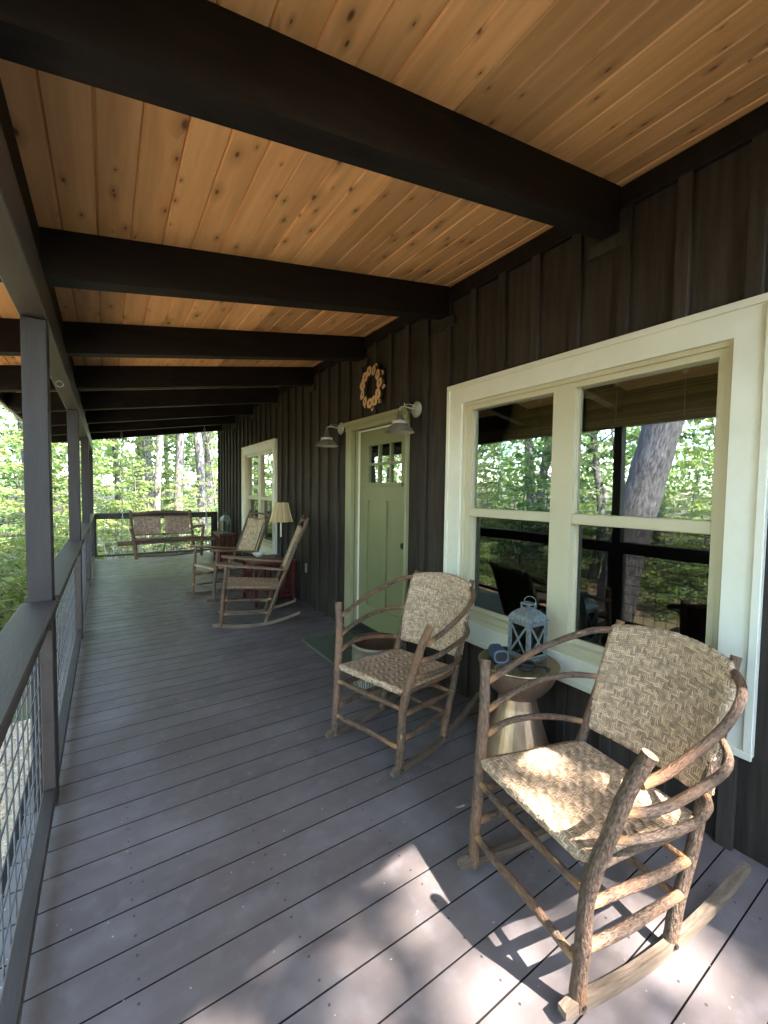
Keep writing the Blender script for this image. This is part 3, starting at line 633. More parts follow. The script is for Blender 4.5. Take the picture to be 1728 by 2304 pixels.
def rolled(base, amax, bmax, r, flip=1):
    """surface that follows base(a,b) for a in [-amax,amax], b in [0,bmax] and rolls round the frame beyond it"""
    def S(a, b):
        ac = np.clip(a, -amax, amax); bc = np.clip(b, 0, bmax); e = 1e-4
        p = base(ac, bc); ta = base(ac + e, bc) - base(ac - e, bc); tb = base(ac, bc + e) - base(ac, bc - e)
        ta /= np.linalg.norm(ta, axis=1)[:, None]; tb /= np.linalg.norm(tb, axis=1)[:, None]
        n = np.cross(ta, tb) * flip; n /= np.linalg.norm(n, axis=1)[:, None]
        da = (a - ac); db = (b - bc); A_ = np.abs(da) / r; B_ = np.abs(db) / r
        k_ = np.where((A_ > 0) & (B_ > 0), np.minimum(1, 1.5 / (A_ + B_ + 1e-9)), 1.0); A_ = A_ * k_; B_ = B_ * k_
        p = p + ta * (np.sign(da) * r * np.sin(A_))[:, None] - n * (r * (1 - np.cos(A_)))[:, None]
        p = p + tb * (np.sign(db) * r * np.sin(B_))[:, None] - n * (r * (1 - np.cos(B_)))[:, None]
        n2 = n * (np.cos(A_) * np.cos(B_))[:, None] + ta * (np.sign(da) * np.sin(A_))[:, None] + tb * (np.sign(db) * np.sin(B_))[:, None]
        return p, n2 / (np.linalg.norm(n2, axis=1)[:, None] + 1e-9)
    return S
BK = [M['bark'], M['cut']]
def log(parent, name, pts, r, seed, peel=0.0, seg=.035, n=10, lump=.035, wob=.002):
    r = [q * .84 for q in r] if isinstance(r, (list, tuple)) else r * .84
    return MB().tube(pts, r, n, seg=seg, wob=wob, lump=lump, capmi=1, peel=peel, seed=seed).build(name, BK, parent)
def rocker(parent, l, f0, f1, fc, rad, th_, h, seed):
    mb = MB(); N = 22; rows = []
    for i in range(N + 1):
        f = f0 + (f1 - f0) * i / N; zb = rad - math.sqrt(rad * rad - (f - fc) ** 2)
        hh = h * (1 - .25 * (i / N)) * (.55 if i == 0 else 1)
        rows.append([(f, -l - th_ / 2, zb), (f, -l + th_ / 2, zb), (f, -l + th_ / 2, zb + hh), (f, -l - th_ / 2, zb + hh)])
    v = [p for r_ in rows for p in r_]; F = [(i * 4 + j, i * 4 + (j + 1) % 4, i * 4 + 4 + (j + 1) % 4, i * 4 + 4 + j) for i in range(N) for j in range(4)]
    F += [(3, 2, 1, 0), (N * 4, N * 4 + 1, N * 4 + 2, N * 4 + 3)]
    return mb.add(v, F).build('rocker', M['rocker'], parent)
def lerp(a, b, t): return a + (b - a) * t
def hoop_rocker(label, loc, rz):
    c = thing('rocking_chair', label, 'rocking chair', loc, rz, 'hickory hoop back rockers')
    Pt = lambda f, l, z: (f, -l, z)
    for s in (1, -1):
        b = .012 if s < 0 else 0.0
        log(c, 'front_post', [Pt(0, s * .243, .022), Pt(-.004, s * .245, .14), Pt(-.022 + b, s * .252, .30), Pt(-.040 + b, s * .264, .44), Pt(-.076, s * (.298), .62), Pt(-.108 - (.012 if s < 0 else 0), s * .338, .772)],
            [.0275, .0265, .0255, .0265, .026, .0245], 3 + s, lump=.06)
        log(c, 'back_post', [Pt(-.405, s * .243, .022), Pt(-.47, s * .238, .20), Pt(-.552, s * .235, .41), Pt(-.648, s * .228, .65), Pt(-.745, s * .218, .898)], [.026, .024, .023, .022, .0195], 11 + s)
        rocker(c, s * .247, .062, -.82, -.235, 1.48, .028, .036, 5)
        # side rungs
        log(c, 'rung', [Pt(-.025, s * .249, .315), Pt(-.24, s * .252, .297), Pt(-.490, s * .238, .268)], [.0165, .0185, .0165], 21 + s, .05)
        log(c, 'rung', [Pt(-.008, s * .247, .190), Pt(-.22, s * .252, .183), Pt(-.462, s * .240, .170)], [.0175, .0195, .0165], 25 + s, .05)
        # lower bent arms
        k = 0.006 if s > 0 else -.020
        log(c, 'side_arm', [Pt(-.085, s * .290, .588), Pt(-.19, s * .315, .605 + k), Pt(-.32, s * .332, .620 + k), Pt(-.45, s * .330, .636 + k), Pt(-.56, s * .300, .648 + k), Pt(-.655, s * .222, .655)], [.0145, .0165, .0165, .016, .0155, .014], 31 + s, .05)
        log(c, 'side_arm', [Pt(-.07, s * .272, .502), Pt(-.17, s * .293, .508 + k), Pt(-.28, s * .305, .503 + k), Pt(-.40, s * .305, .490 + k * .7), Pt(-.50, s * .285, .475), Pt(-.578, s * .232, .462)], [.0145, .0155, .0160, .0155, .015, .014], 35 + s, .05)
        log(c, 'seat_rail', [Pt(-.03, s * .250, .418), Pt(-.3, s * .246, .398), Pt(-.545, s * .236, .380)], .0135, 40 + s)
    for s in (1, -1):
        for f in (-.002, -.405): MB().tube([(f, -s * .2635, .040 if f > -.1 else .036), (f, -s * .268, .040 if f > -.1 else .036)], .0075, 8).build('bolt', M['black'], c)
    for z, f, r_ in ((.335, -.026, .0165), (.145, -.004, .018)):
        log(c, 'rung', [Pt(f, .247, z), Pt(f + .006, .05, z + .004), Pt(f, -.247, z)], [r_ * .85, r_, r_ * .85], int(z * 100), .06)
    for z, f in ((.27, -.485), (.15, -.455)):
        log(c, 'rung', [Pt(f, .238, z), Pt(f, -.238, z)], .0155, int(z * 100), .05)
    log(c, 'seat_rail', [Pt(-.036, .25, .421), Pt(-.036, -.25, .421)], .0145, 44)
    log(c, 'seat_rail', [Pt(-.545, .236, .38), Pt(-.545, -.236, .38)], .0135, 45)
    half = [(-.105, .326, .685), (-.20, .336, .712), (-.32, .342, .750), (-.45, .340, .788), (-.57, .318, .822), (-.662, .275, .846), (-.722, .205, .860), (-.752, .10, .880)]
    pth = [Pt(*p) for p in half] + [Pt(-.762, 0, .888)] + [Pt(f, -l, z - (.012 if 0 < i < 6 else 0)) for i, (f, l, z) in list(enumerate(half))[::-1]]
    log(c, 'arm_hoop', pth, [.0165] * 4 + [.0175] * 9 + [.0165] * 4, 50, .05)
    wsup = lambda b: lerp(.222, .214, b / .53)
    def seat(a, b):
        t = b / .5; hw = lerp(.228, .218, t)
        sag = -.016 * (1 - (a / .235) ** 2) * np.sin(np.pi * np.clip(t, 0, 1))
        return np.stack([-.036 - b, -(a / .225) * hw, lerp(.437, .396, t) + sag], 1)
    me = herring(rolled(seat, .225, .505, .0175, flip=-1), -.225 - .030, .225 + .030, -.042, .505 + .03, .0074, 3, 5, .0013, 'woven_seat')
    link('woven_seat', me, None, c)
    def back(a, b):
        t = b / .43; q = 1 - (a / .22) ** 2
        return np.stack([lerp(-.566, -.700, t) - .043 * q * lerp(.8, 1, t), -(a / .22) * lerp(.222, .216, t), lerp(.470, .868, t) + .028 * q * t - .006 * q * (1 - t)], 1)
    me = herring(rolled(back, .22, .43, .021, flip=-1), -.22 - .048, .22 + .048, -.048, .43 + .058, .0074, 3, 5, .0014, 'woven_back')
    link('woven_back', me, None, c)
    return c
def place(o, origin, f):
    o.location = (origin[0], origin[1], 0); o.rotation_euler = (0, 0, math.atan2(f[1], f[0])); return o
chA = place(hoop_rocker('hickory hoop back rocking chair with sunlit woven seat in front of the window', (0, 0, 0), 0), (1.121, .8585), (-.986, .165))
chB = place(copy_tree(chA), (1.167, 1.922), (-.965, -.263))
chB['label'] = 'hickory hoop back rocking chair with shaded woven seat in front of the stoneware crock'

def high_rocker(label):
    c = thing('rocking_chair', label, 'rocking chair', (0, 0, 0), 0, 'high back hickory rockers')
    Pt = lambda f, l, z: (f, -l, z)
    for s in (1, -1):
        log(c, 'front_post', [Pt(.004, s * .268, .022), Pt(-.008, s * .270, .2), Pt(-.03, s * .276, .45), Pt(-.05, s * .286, .668)], [.027, .026, .026, .024], 61 + s, seg=.05, n=8)
        log(c, 'back_post', [Pt(-.435, s * .255, .022), Pt(-.52, s * .252, .25), Pt(-.60, s * .250, .46), Pt(-.74, s * .250, .80), Pt(-.885, s * .250, 1.155)], [.026, .025, .024, .022, .019], 66 + s, seg=.05, n=8)
        rocker(c, s * .268, .085, -.80, -.24, 1.45, .030, .042, 5)
        for z in (.30, .155): log(c, 'rung', [Pt(-.015, s * .27, z), Pt(-.3, s * .265, z - .01), Pt(-.50 + (.30 - z) * .3, s * .254, z - .015)], .0155, int(z * 99), .06, seg=.06, n=7)
        # flat tapering arm board
        mb = MB(); out = [(.045, .0), (.035, .045), (-.03, .062), (-.15, .058), (-.40, .035), (-.66, .022)]
        pts = [(f, -s * .278 - w_, 0) for f, w_ in out] + [(f, -s * .278 + w_, 0) for f, w_ in out[::-1]]
        zz = lambda f: lerp(.675, .590, (f - .045) / (-.705))
        n_ = len(pts); v = [(p[0], p[1], zz(p[0])) for p in pts] + [(p[0], p[1], zz(p[0]) + .020) for p in pts]
        mb.add(v, [tuple(range(n_))[::-1], tuple(range(n_, 2 * n_))] + [(i, (i + 1) % n_, n_ + (i + 1) % n_, n_ + i) for i in range(n_)])
        mb.build('arm', M['armwood'], c)
        log(c, 'seat_rail', [Pt(-.03, s * .272, .425), Pt(-.58, s * .252, .395)], .0135, 71 + s, seg=.08, n=7)
        log(c, 'back_stile', [Pt(-.625, s * .205, .55), Pt(-.715, s * .2, .78), Pt(-.83, s * .195, 1.06)], .0115, 76 + s, seg=.06, n=7)
    for z, f in ((.345, -.03), (.17, -.006)): log(c, 'rung', [Pt(f, .27, z), Pt(f, -.27, z)], .0165, int(z * 100), .06, seg=.07, n=7)
    for z, f in ((.27, -.525), (.14, -.475)): log(c, 'rung', [Pt(f, .25, z), Pt(f, -.25, z)], .0155, int(z * 100), .05, seg=.07, n=7)
    log(c, 'seat_rail', [Pt(-.03, .27, .428), Pt(-.03, -.27, .428)], .014, 80, seg=.07, n=7)
    log(c, 'seat_rail', [Pt(-.58, .25, .395), Pt(-.58, -.25, .395)], .014, 81, seg=.07, n=7)
    log(c, 'crest_rail', [Pt(-.855, .25, 1.085), Pt(-.872, .12, 1.108), Pt(-.875, 0, 1.112), Pt(-.872, -.12, 1.108), Pt(-.855, -.25, 1.085)], .0165, 82, .04, n=8)
    log(c, 'back_rail', [Pt(-.825, .25, 1.03), Pt(-.825, -.25, 1.03)], .0125, 83, seg=.07, n=7)
    log(c, 'back_rail', [Pt(-.645, .25, .565), Pt(-.645, -.25, .565)], .0125, 84, seg=.07, n=7)
    def seat(a, b):
        t = b / .55; sag = -.018 * (1 - (a / .26) ** 2) * np.sin(np.pi * np.clip(t, 0, 1))
        return np.stack([-.03 - b, -(a / .25) * lerp(.252, .232, t), lerp(.444, .412, t) + sag], 1)
    link('woven_seat', herring(rolled(seat, .25, .55, .017, -1), -.275, .275, -.04, .575, .0125, 2, 8, .0014, 'woven_seat'), None, c)
    def back(a, b):
        t = b / .5; q = 1 - (a / .2) ** 2
        return np.stack([lerp(-.634, -.810, t) - .015 * q, -a * 1.0, lerp(.575, 1.035, t)], 1)
    link('woven_back', herring(rolled(back, .195, .5, .016, -1), -.215, .215, -.015, .515, .0155, 2, 7, .0014, 'woven_back'), None, c)
    return c
chD = place(high_rocker('high back hickory rocker with flat arms standing nearest the green door'), (1.063, 4.775), (-.955, .295))
chC = place(copy_tree(chD), (1.047, 5.87), (-.953, -.304))
chC['label'] = 'high back hickory rocker with flat arms angled beside the far cream window'

# ------------------------------------------------------------------ side table with lantern, speaker and cord
tb = thing('side_table', 'copper hourglass side table with round bronze top beside the sunlit rocker', 'side table', (1.85, 1.46, 0))
NF = 44; v = []; prof = [(.198, .0), (.2, .012), (.150, .18), (.105, .32), (.095, .365)]
mb = MB(); mb.lathe(prof, NF, smooth=False, cap=True); mb.build('base', M['copper'], tb)
MB().lathe([(.09, .3655), (.105, .372), (.14, .405), (.178, .455), (.200, .505), (.207, .536)], 48).build('bowl', M['copper'], tb)
MB().lathe([(.207, .5365), (.212, .539), (.212, .547), (.209, .550)], 56).build('tabletop', M['bronze_top'], tb)
ln = thing('lantern', 'galvanised lantern with crossed bars and a cream candle on the copper table', 'lantern', (1.955, 1.485, .5505), R(-4))
hw = .068
fr_ = MB()
for a in (-1, 1):
    for b in (-1, 1): fr_.box(a * hw - .006, a * hw + .006, b * hw - .006, b * hw + .006, .008, .195)
fr_.box(-hw - .008, hw + .008, -hw - .008, hw + .008, 0, .0075); fr_.box(-hw - .004, hw + .004, -hw - .004, hw + .004, .196, .202)
fr_.build('frame', M['steel'], ln)
for k in range(4):
    m4 = Matrix.Rotation(k * math.pi / 2, 4, 'Z')
    o = MB().box(-hw + .007, hw - .007, hw - .002, hw + .003, .010, .020).box(-hw + .007, hw - .007, hw - .002, hw + .003, .182, .194).box(-hw + .007, -hw + .016, hw - .002, hw + .003, .0205, .1815).box(hw - .016, hw - .007, hw - .002, hw + .003, .0205, .1815) \
        .beam((-hw + .014, hw + .004, .022), (hw - .014, hw + .004, .18), .003, .011, (0, 1, 0) if False else (1, 0, 0)).beam((hw - .014, hw + .0075, .022), (-hw + .014, hw + .0075, .18), .003, .011, (1, 0, 0)).build('side_frame', M['steel'], ln)
    o.matrix_local = m4
    g_ = MB().box(-hw + .014, hw - .014, hw - .006, hw - .0045, .012, .19).build('glass', M['glass_clear'], ln); g_.matrix_local = m4
dome = MB(); rows = [(hw + .009, .2025), (hw + .008, .212), (hw - .004, .235), (hw - .026, .256), (hw - .040, .264)]
vv = [(a * r_, b * r_, z) for r_, z in rows for a, b in ((-1, -1), (1, -1), (1, 1), (-1, 1))]
dome.add(vv, [(i * 4 + j, i * 4 + (j + 1) % 4, i * 4 + 4 + (j + 1) % 4, i * 4 + 4 + j) for i in range(4) for j in range(4)] + [(16, 17, 18, 19)])
dome.build('dome', M['steel'], ln)
MB().box(-.030, .030, -.030, .030, .288, .296).box(-.030, -.020, -.030, -.020, .265, .2875).box(.020, .030, -.030, -.020, .265, .2875).box(-.030, -.020, .020, .030, .265, .2875).box(.020, .030, .020, .030, .265, .2875).box(-.024, .024, -.024, .024, .2645, .27).build('cap', M['steel'], ln)
MB().tube([(.0, .026 - .0, .29)] + [(0.01 + .012 * math.sin(t), .040 * math.cos(t), .302 + .026 * math.sin(t)) for t in np.linspace(.1, 3.04, 14)] + [(0, -.026, .29)], .0022, 6).build('handle', M['steel'], ln)
MB().lathe([(.033, .009), (.035, .012), (.035, .095), (.031, .1), (.01, .097)], 24).build('candle', M['candle'], ln)
sp = thing('speaker', 'small navy blue portable speaker on the copper table beside the lantern', 'speaker', (1.757, 1.512, .5505), math.atan2(-1.45, -1.75) + .35)
def rrect(w_, h_, r_, n=6):
    out = []
    for cx, cz, a0 in ((w_ / 2 - r_, h_ / 2 - r_, 0), (-w_ / 2 + r_, h_ / 2 - r_, 90), (-w_ / 2 + r_, -h_ / 2 + r_, 180), (w_ / 2 - r_, -h_ / 2 + r_, 270)):
        for k in range(n + 1): t = R(a0 + 90 * k / n); out.append((cx + r_ * math.cos(t), cz + r_ * math.sin(t)))
    return out
MB().extrude([(a, b + .034) for a, b in rrect(.078, .068, .026)], 0, -.07, .032).build('body', M['navy'], sp)
mbr = MB(); o1 = rrect(.080, .070, .027); i1 = rrect(.066, .054, .022); n_ = len(o1)
mbr.add([(.0325, a, b + .035) for a, b in o1] + [(.039, a * .97, b * .97 + .035) for a, b in o1] + [(.039, a, b + .035) for a, b in i1] + [(.033, a, b + .035) for a, b in i1],
        [(k * n_ + i, k * n_ + (i + 1) % n_, (k + 1) * n_ + (i + 1) % n_, (k + 1) * n_ + i) for k in range(3) for i in range(n_)]).build('rim', M['navy_l'], sp)
MB().extrude([(a, b + .035) for a, b in rrect(.062, .05, .021)], 0, .0322, .0345).build('bass_cone', M['black'], sp)
cd = MB()
for k in range(3):
    pts = [(1.815 + (.050 - .006 * k) * math.cos(t), 1.375 + (.036 - .005 * k) * math.sin(t), .5555 + .0085 * k + .002 * math.sin(2 * t)) for t in np.linspace(0, 6.28, 25)[:-1]]
    cd.tube(pts, .0046, 6, closed=True)
cd.tube([(1.86, 1.365, .5555), (1.885, 1.345, .556), (1.895, 1.318, .556), (1.88, 1.300, .556)], .0042, 6, seg=.01).box(1.862, 1.888, 1.288, 1.300, .5505, .560, .002)
tag(cd.build('charging_cord', M['black']), 'black charging cord coiled in front of the lantern', 'cord')

# ------------------------------------------------------------------ crock and doormat
ck = thing('stoneware_crock', 'large tan stoneware crock with brown inside by the green door', 'crock', (1.63, 2.55, .0055))
MB().lathe([(.04, 0), (.155, .001), (.17, .02), (.185, .12), (.188, .30), (.182, .34), (.192, .348), (.195, .362), (.192, .372), (.184, .374)], 40, cap=False).lathe([(.04, .0), (.001, .0)], 40, cap=False).build('outside', M['crock'], ck)
MB().lathe([(.1835, .3735), (.172, .368), (.168, .33), (.168, .10), (.16, .04), (.04, .03), (.001, .03)], 40, cap=False).build('inside', M['crock_in'], ck)
mk = MB()
for k in range(7):
    a = R(212 + 5 * (k - 3)); h0 = .10
    mk.beam((.1885 * math.cos(a), .1885 * math.sin(a), h0), (.1895 * math.cos(a + .09 * (k - 3) / 3 * .8), .1895 * math.sin(a + .09 * (k - 3) / 3 * .8), h0 + .055 - .006 * abs(k - 3)), .007, .003)
mk.build('stencil_mark', M['crock_mark'], ck)
dm = thing('doormat', 'dark green ribbed doormat on the deck before the door', 'doormat', (1.83, 3.35, 0))
MB().box(-.245, .245, -.43, .43, .0005, .009, .003).build('pile', M['mat'], dm)
MB().box(-.262, -.246, -.446, .446, .0005, .010).box(.246, .262, -.446, .446, .0005, .010).box(-.246, .246, -.446, -.431, .0005, .010).box(-.246, .246, .431, .446, .0005, .010).build('border', M['mat_edge'], dm)
ck.location = (1.63, 2.52, .0)

g = np.random.default_rng(21); N = 420
pl = np.stack([g.uniform(-.15, 2.0, N), g.uniform(.3, 9.6, N) ** 1.0, np.full(N, .0012)], 1); an = g.uniform(0, 6.28, N); ls = g.uniform(.004, .011, N)
ax_ = np.stack([np.cos(an), np.sin(an), g.uniform(0, .2, N)], 1); sd_ = np.stack([-np.sin(an), np.cos(an), g.uniform(-.2, .2, N)], 1)
V = np.stack([pl, pl + ax_ * (ls * .5)[:, None] + sd_ * (ls * .3)[:, None], pl + ax_ * ls[:, None], pl + ax_ * (ls * .5)[:, None] - sd_ * (ls * .3)[:, None]], 1)
tag(link('deck_litter', np_mesh('deck_litter', V.reshape(-1, 3), (np.arange(N) * 4)[:, None] + np.arange(4)), M['litter']), 'tiny pale flecks of bark and seed litter scattered over the deck', 'litter', kind='stuff')

# ------------------------------------------------------------------ barn lamps and wreath
def barn(y, label):
    t = thing('wall_lamp', label, 'wall lamp', (WX - .0295, y, 2.0), 0, 'barn lamps beside the door')
    MB().lathe([(.0, 0), (.062, .001), (.066, .006), (.058, .014), (.05, .017), (.044, .024), (.012, .028)], 28, (0, 0, .122), uaxis='Y').build('wall_plate', M['barn_plate'], t)
    t.children[0].matrix_local = Matrix.Translation((0, 0, .122)) @ Matrix.Scale(-1, 4, (1, 0, 0)) @ Matrix.Translation((0, 0, -.122))
    MB().tube([(-.026, 0, .122), (-.10, 0, .130), (-.145, 0, .128), (-.172, 0, .112), (-.172, 0, .085)], .0065, 8, seg=.012).tube([(-.026, 0, .145), (-.08, 0, .155), (-.125, 0, .14)], .003, 6, seg=.02).tube([(-.128, 0, .125), (-.128, 0, .16)], .004, 6).build('arm', M['barn_plate'], t)
    sh = MB().lathe([(.010, .092), (.017, .090), (.018, .062), (.022, .055), (.030, .030), (.040, .018), (.058, .012), (.060, -.012), (.066, -.018), (.092, -.040), (.116, -.072), (.1185, -.077)], 40, (-.172, 0, 0), cap=False).build('lamp_shade', M['barn'], t)
    MB().lathe([(.1182, -.0772), (.113, -.0735), (.089, -.043), (.064, -.022), (.056, -.012), (.03, .0)], 40, (-.172, 0, 0), cap=False).build('shade_lining', M['barn_in'], t)
    MB().lathe([(.058, .0125), (.0605, .012), (.0615, -.011), (.0595, -.012)], 40, (-.172, 0, 0), cap=False).build('shade_band', M['barn_in'], t)
    MB().lathe([(.004, -.062), (.018, -.056), (.024, -.042), (.020, -.028), (.013, -.012), (.013, .0)], 16, (-.172, 0, 0)).build('bulb', M['bulb'], t)
barn(4.05, 'barn lamp on the wall between the far window and the green door')
barn(2.735, 'barn lamp on the wall between the green door and the large window')
wr = thing('wreath', 'wreath of pale wood slices hanging above the green door', 'wreath', (WX - .0295, 3.395, 2.425))
rg = MB().tube([(-.012, .15 * math.cos(t), .15 * math.sin(t)) for t in np.linspace(0, 6.283, 33)[:-1]], .012, 8, closed=True, lump=.2)
rg.build('ring', M['slicebark'], wr)
rs = random.Random(5)
def slice_(parent, cy, cz, r_, x_, tilt, seed):
    rr_ = random.Random(seed); N = 14; prof_ = [(r_ * (1 + rr_.uniform(-.10, .10)) * math.cos(2 * math.pi * k / N), r_ * 1.1 * (1 + rr_.uniform(-.10, .10)) * math.sin(2 * math.pi * k / N)) for k in range(N)]
    m_ = MB(); x0 = x_; t_ = .022
    vf = [(x0 - t_, a, b) for a, b in prof_]; vb = [(x0, a * .98, b * .98) for a, b in prof_]
    m_.add(vf, [tuple(range(N))], 0); m_.add(vf + vb, [(k, N + k, N + (k + 1) % N, (k + 1) % N) for k in range(N)], 1); m_.add(vb, [tuple(range(N))[::-1]], 1)
    # dark heart check
    ck_ = [(x0 - t_ - .0006, rr_.uniform(-.12, .12) * r_ + .34 * r_ * math.cos(q) * (.45 + .5 * (k % 2)), rr_.uniform(-.1, .1) * r_ + .62 * r_ * math.sin(q) * (.5 + .4 * (k % 2))) for k, q in enumerate(np.linspace(0, 6.28, 9)[:-1])]
    m_.add(ck_, [tuple(range(8))], 1)
    o = m_.build('wood_slice', [M['slice'], M['slicebark']], parent, (0, cy, cz)); o.rotation_euler = (0, tilt, rr_.uniform(-.15, .15))
    return o
for k in range(11):
    t_ = 2 * math.pi * k / 11 + .25
    slice_(wr, .152 * math.cos(t_), .152 * math.sin(t_), .0445, -.022, rs.uniform(-.12, .12), 20 + k)
for k in range(9):
    t_ = 2 * math.pi * k / 9 + .5
    slice_(wr, .195 * math.cos(t_), .195 * math.sin(t_), .020, -.004, 0, 60 + k)

# ------------------------------------------------------------------ red tables, lamp, bowl, far lantern
def red_table(label, x0, x1, y0, y1, h, top='redtop'):
    t = thing('red_table', label, 'table', ((x0 + x1) / 2, (y0 + y1) / 2, 0), 0, 'red lacquer lattice tables')
    a = (x1 - x0) / 2; b = (y1 - y0) / 2
    MB().box(-a, a, -b, b, h - .022, h, .004).build('tabletop', M[top], t)
    for sx in (-1, 1):
        for sy in (-1, 1): MB().box(sx * (a - .03) - .018, sx * (a - .03) + .018, sy * (b - .03) - .018, sy * (b - .03) + .018, 0, h - .023, .003).build('leg', M['red'], t)
    MB().box(-a + .05, a - .05, -b + .05, b - .05, .085, .102).build('shelf', M['red'], t)
    for side in range(4):
        L_ = (a if side % 2 == 0 else b) - .049; off = (b if side % 2 == 0 else a) - .03; s_ = 1 if side < 2 else -1
        m_ = MB(); W3_ = lambda u, z: (u, s_ * off, z) if side % 2 == 0 else (s_ * off, u, z)
        up_ = (0, 1, 0) if side % 2 == 0 else (1, 0, 0)
        for z in (.105, h - .045): m_.beam(W3_(-L_, z), W3_(L_, z), .022, .022)
        m_.beam(W3_(-L_ * .33, .117), W3_(-L_ * .33, h - .057), .012, .012, up_); m_.beam(W3_(L_ * .33, .117), W3_(L_ * .33, h - .057), .012, .012, up_)
        m_.beam(W3_(-L_ * .31, .118), W3_(L_ * .31, h - .058), .010, .010, up_); m_.beam(W3_(L_ * .31, .118), W3_(-L_ * .31, h - .058), .0095, .0095, up_)
        for q in (-1, 1):
            m_.tube([W3_(q * L_ * (.36 + .6 * math.sin(k / 8 * math.pi / 2)), h - .06 - .2 * (1 - math.cos(k / 8 * math.pi / 2))) for k in range(9)], .006, 5, caps=False)
            m_.beam(W3_(q * L_ * .36, .118), W3_(q * L_ * .98, h * .55), .009, .009, up_)
        m_.build('lattice', M['red'], t)
    return t
red_table('dark red lattice side table carrying the lamp and the white bowl', 1.50, 2.05, 5.13, 5.72, .56)
red_table('dark red lattice side table carrying the glass lantern in the far corner', 1.80, 2.11, 8.42, 9.02, .60)
lp = thing('table_lamp', 'lamp with flared parchment shade on the red lattice table', 'lamp', (1.95, 5.44, .5605))
MB().lathe([(.02, 0), (.075, .001), (.078, .015), (.04, .03), (.016, .05), (.013, .27)], 24).build('base', M['black'], lp)
MB().lathe([(.010, .2705), (.0125, .275), (.0125, .46), (.01, .47)], 14).build('stem', M['candle'], lp)
mb = MB(); rows = [(.145, .475), (.130, .52), (.110, .60), (.092, .68), (.083, .728)]; N8 = 8
def oct_(r_, z, n=16):
    out = []
    for k in range(n):
        t_ = 2 * math.pi * k / n; c_, s_ = math.cos(t_), math.sin(t_); q = (abs(c_) ** 3.2 + abs(s_) ** 3.2) ** (-1 / 3.2)
        out.append((r_ * q * c_, r_ * q * s_, z))
    return out
vv = [p for r_, z in rows for p in oct_(r_, z)]; mb.add(vv, [(i * 16 + j, i * 16 + (j + 1) % 16, i * 16 + 16 + (j + 1) % 16, i * 16 + 16 + j) for i in range(4) for j in range(16)])
sh = mb.build('lamp_shade', M['shade'], lp)
tr_ = MB()
for k in range(8):
    t_ = 2 * math.pi * k / 8 + math.pi / 8 * 0
    pts = []
    for r_, z in rows:
        c_, s_ = math.cos(t_), math.sin(t_); q = (abs(c_) ** 3.2 + abs(s_) ** 3.2) ** (-1 / 3.2); pts.append(((r_ + .002) * q * c_, (r_ + .002) * q * s_, z))
    tr_.tube(pts, .006, 5)
tr_.build('shade_braid', M['shade_trim'], sh)
MB().tube([(0, 0, .47), (0, 0, .76)], .004, 6).lathe([(.003, .76), (.009, .766), (.006, .78), (.002, .785)], 10).box(-.082, .082, -.003, .003, .720, .725).build('harp', M['black'], lp)
bw = thing('bowl', 'small white ceramic bowl on the red lattice table', 'bowl', (1.70, 5.60, .5605))
MB().lathe([(.01, 0), (.045, .001), (.05, .008), (.085, .04), (.098, .055), (.094, .056), (.08, .042), (.045, .014), (.01, .011)], 28).build('dish', M['white'], bw)
fl = thing('lantern', 'pale glass lantern with arched top on the far red table', 'lantern', (1.965, 8.66, .6005), R(12))
m_ = MB()
for a in (-1, 1):
    for b in (-1, 1): m_.box(a * .075 - .006, a * .075 + .006, b * .075 - .006, b * .075 + .006, .008, .24)
m_.box(-.085, .085, -.085, .085, 0, .0075); m_.box(-.082, .082, -.082, .082, .241, .25)
m_.build('frame', M['steel'], fl)
rows = [(.082, .2505), (.078, .28), (.06, .315), (.03, .345), (.015, .352)]
vv = [(a * r_, b * r_, z) for r_, z in rows for a, b in ((-1, -1), (1, -1), (1, 1), (-1, 1))]
MB().add(vv, [(i * 4 + j, i * 4 + (j + 1) % 4, i * 4 + 4 + (j + 1) % 4, i * 4 + 4 + j) for i in range(4) for j in range(4)] + [(16, 17, 18, 19)]).build('dome', M['steel'], fl)
for k in range(4):
    g_ = MB().box(-.068, .068, .0735, .0755, .012, .238).build('glass', M['glass_clear'], fl); g_.matrix_local = Matrix.Rotation(k * math.pi / 2, 4, 'Z')
MB().tube([(.03 * math.cos(t), 0, .38 + .03 * math.sin(t)) for t in np.linspace(0, 6.28, 15)[:-1]], .003, 6, closed=True).build('handle', M['steel'], fl)

# ------------------------------------------------------------------ porch swing
sw = thing('porch_swing', 'log porch swing with two brown woven back panels hanging by chains', 'porch swing', (.92, 8.50, 0))
Sx = lambda x: x - .92
for x0, x1, nm in ((.36, .405, 'left'), (1.335, 1.39, 'right')):
    log(sw, 'back_post', [(Sx(x1 + .01), .20, .36), (Sx(x0), .30, 1.06)], [.030, .026], int(x0 * 10), seg=.1, n=8)
    xa = .335 if nm == 'left' else 1.50
    log(sw, 'arm_post', [(Sx(.42 if nm == 'left' else 1.46), -.20, .235), (Sx(.40 if nm == 'left' else 1.47), -.20, .55), (Sx(xa), -.21, .80)], [.032, .030, .028], int(x0 * 20), seg=.1, n=8)
    log(sw, 'arm', [(Sx(xa), -.27, .79), (Sx(xa + (.03 if nm == 'left' else -.09)), .02, .755), (Sx(x0 + .02), .28, .70)], .027, int(x0 * 30), seg=.1, n=8)
for yy, z0 in ((-.16, .52), (.16, .515)):
    log(sw, 'support_log', [(Sx(.16), yy, z0 - .02), (Sx(.9), yy, z0), (Sx(1.70), yy, z0 + .005)], .030, int(yy * 100), seg=.15, n=8)
log(sw, 'seat_rail', [(Sx(.40), -.22, .565), (Sx(1.48), -.22, .575)], .026, 91, seg=.15, n=8)
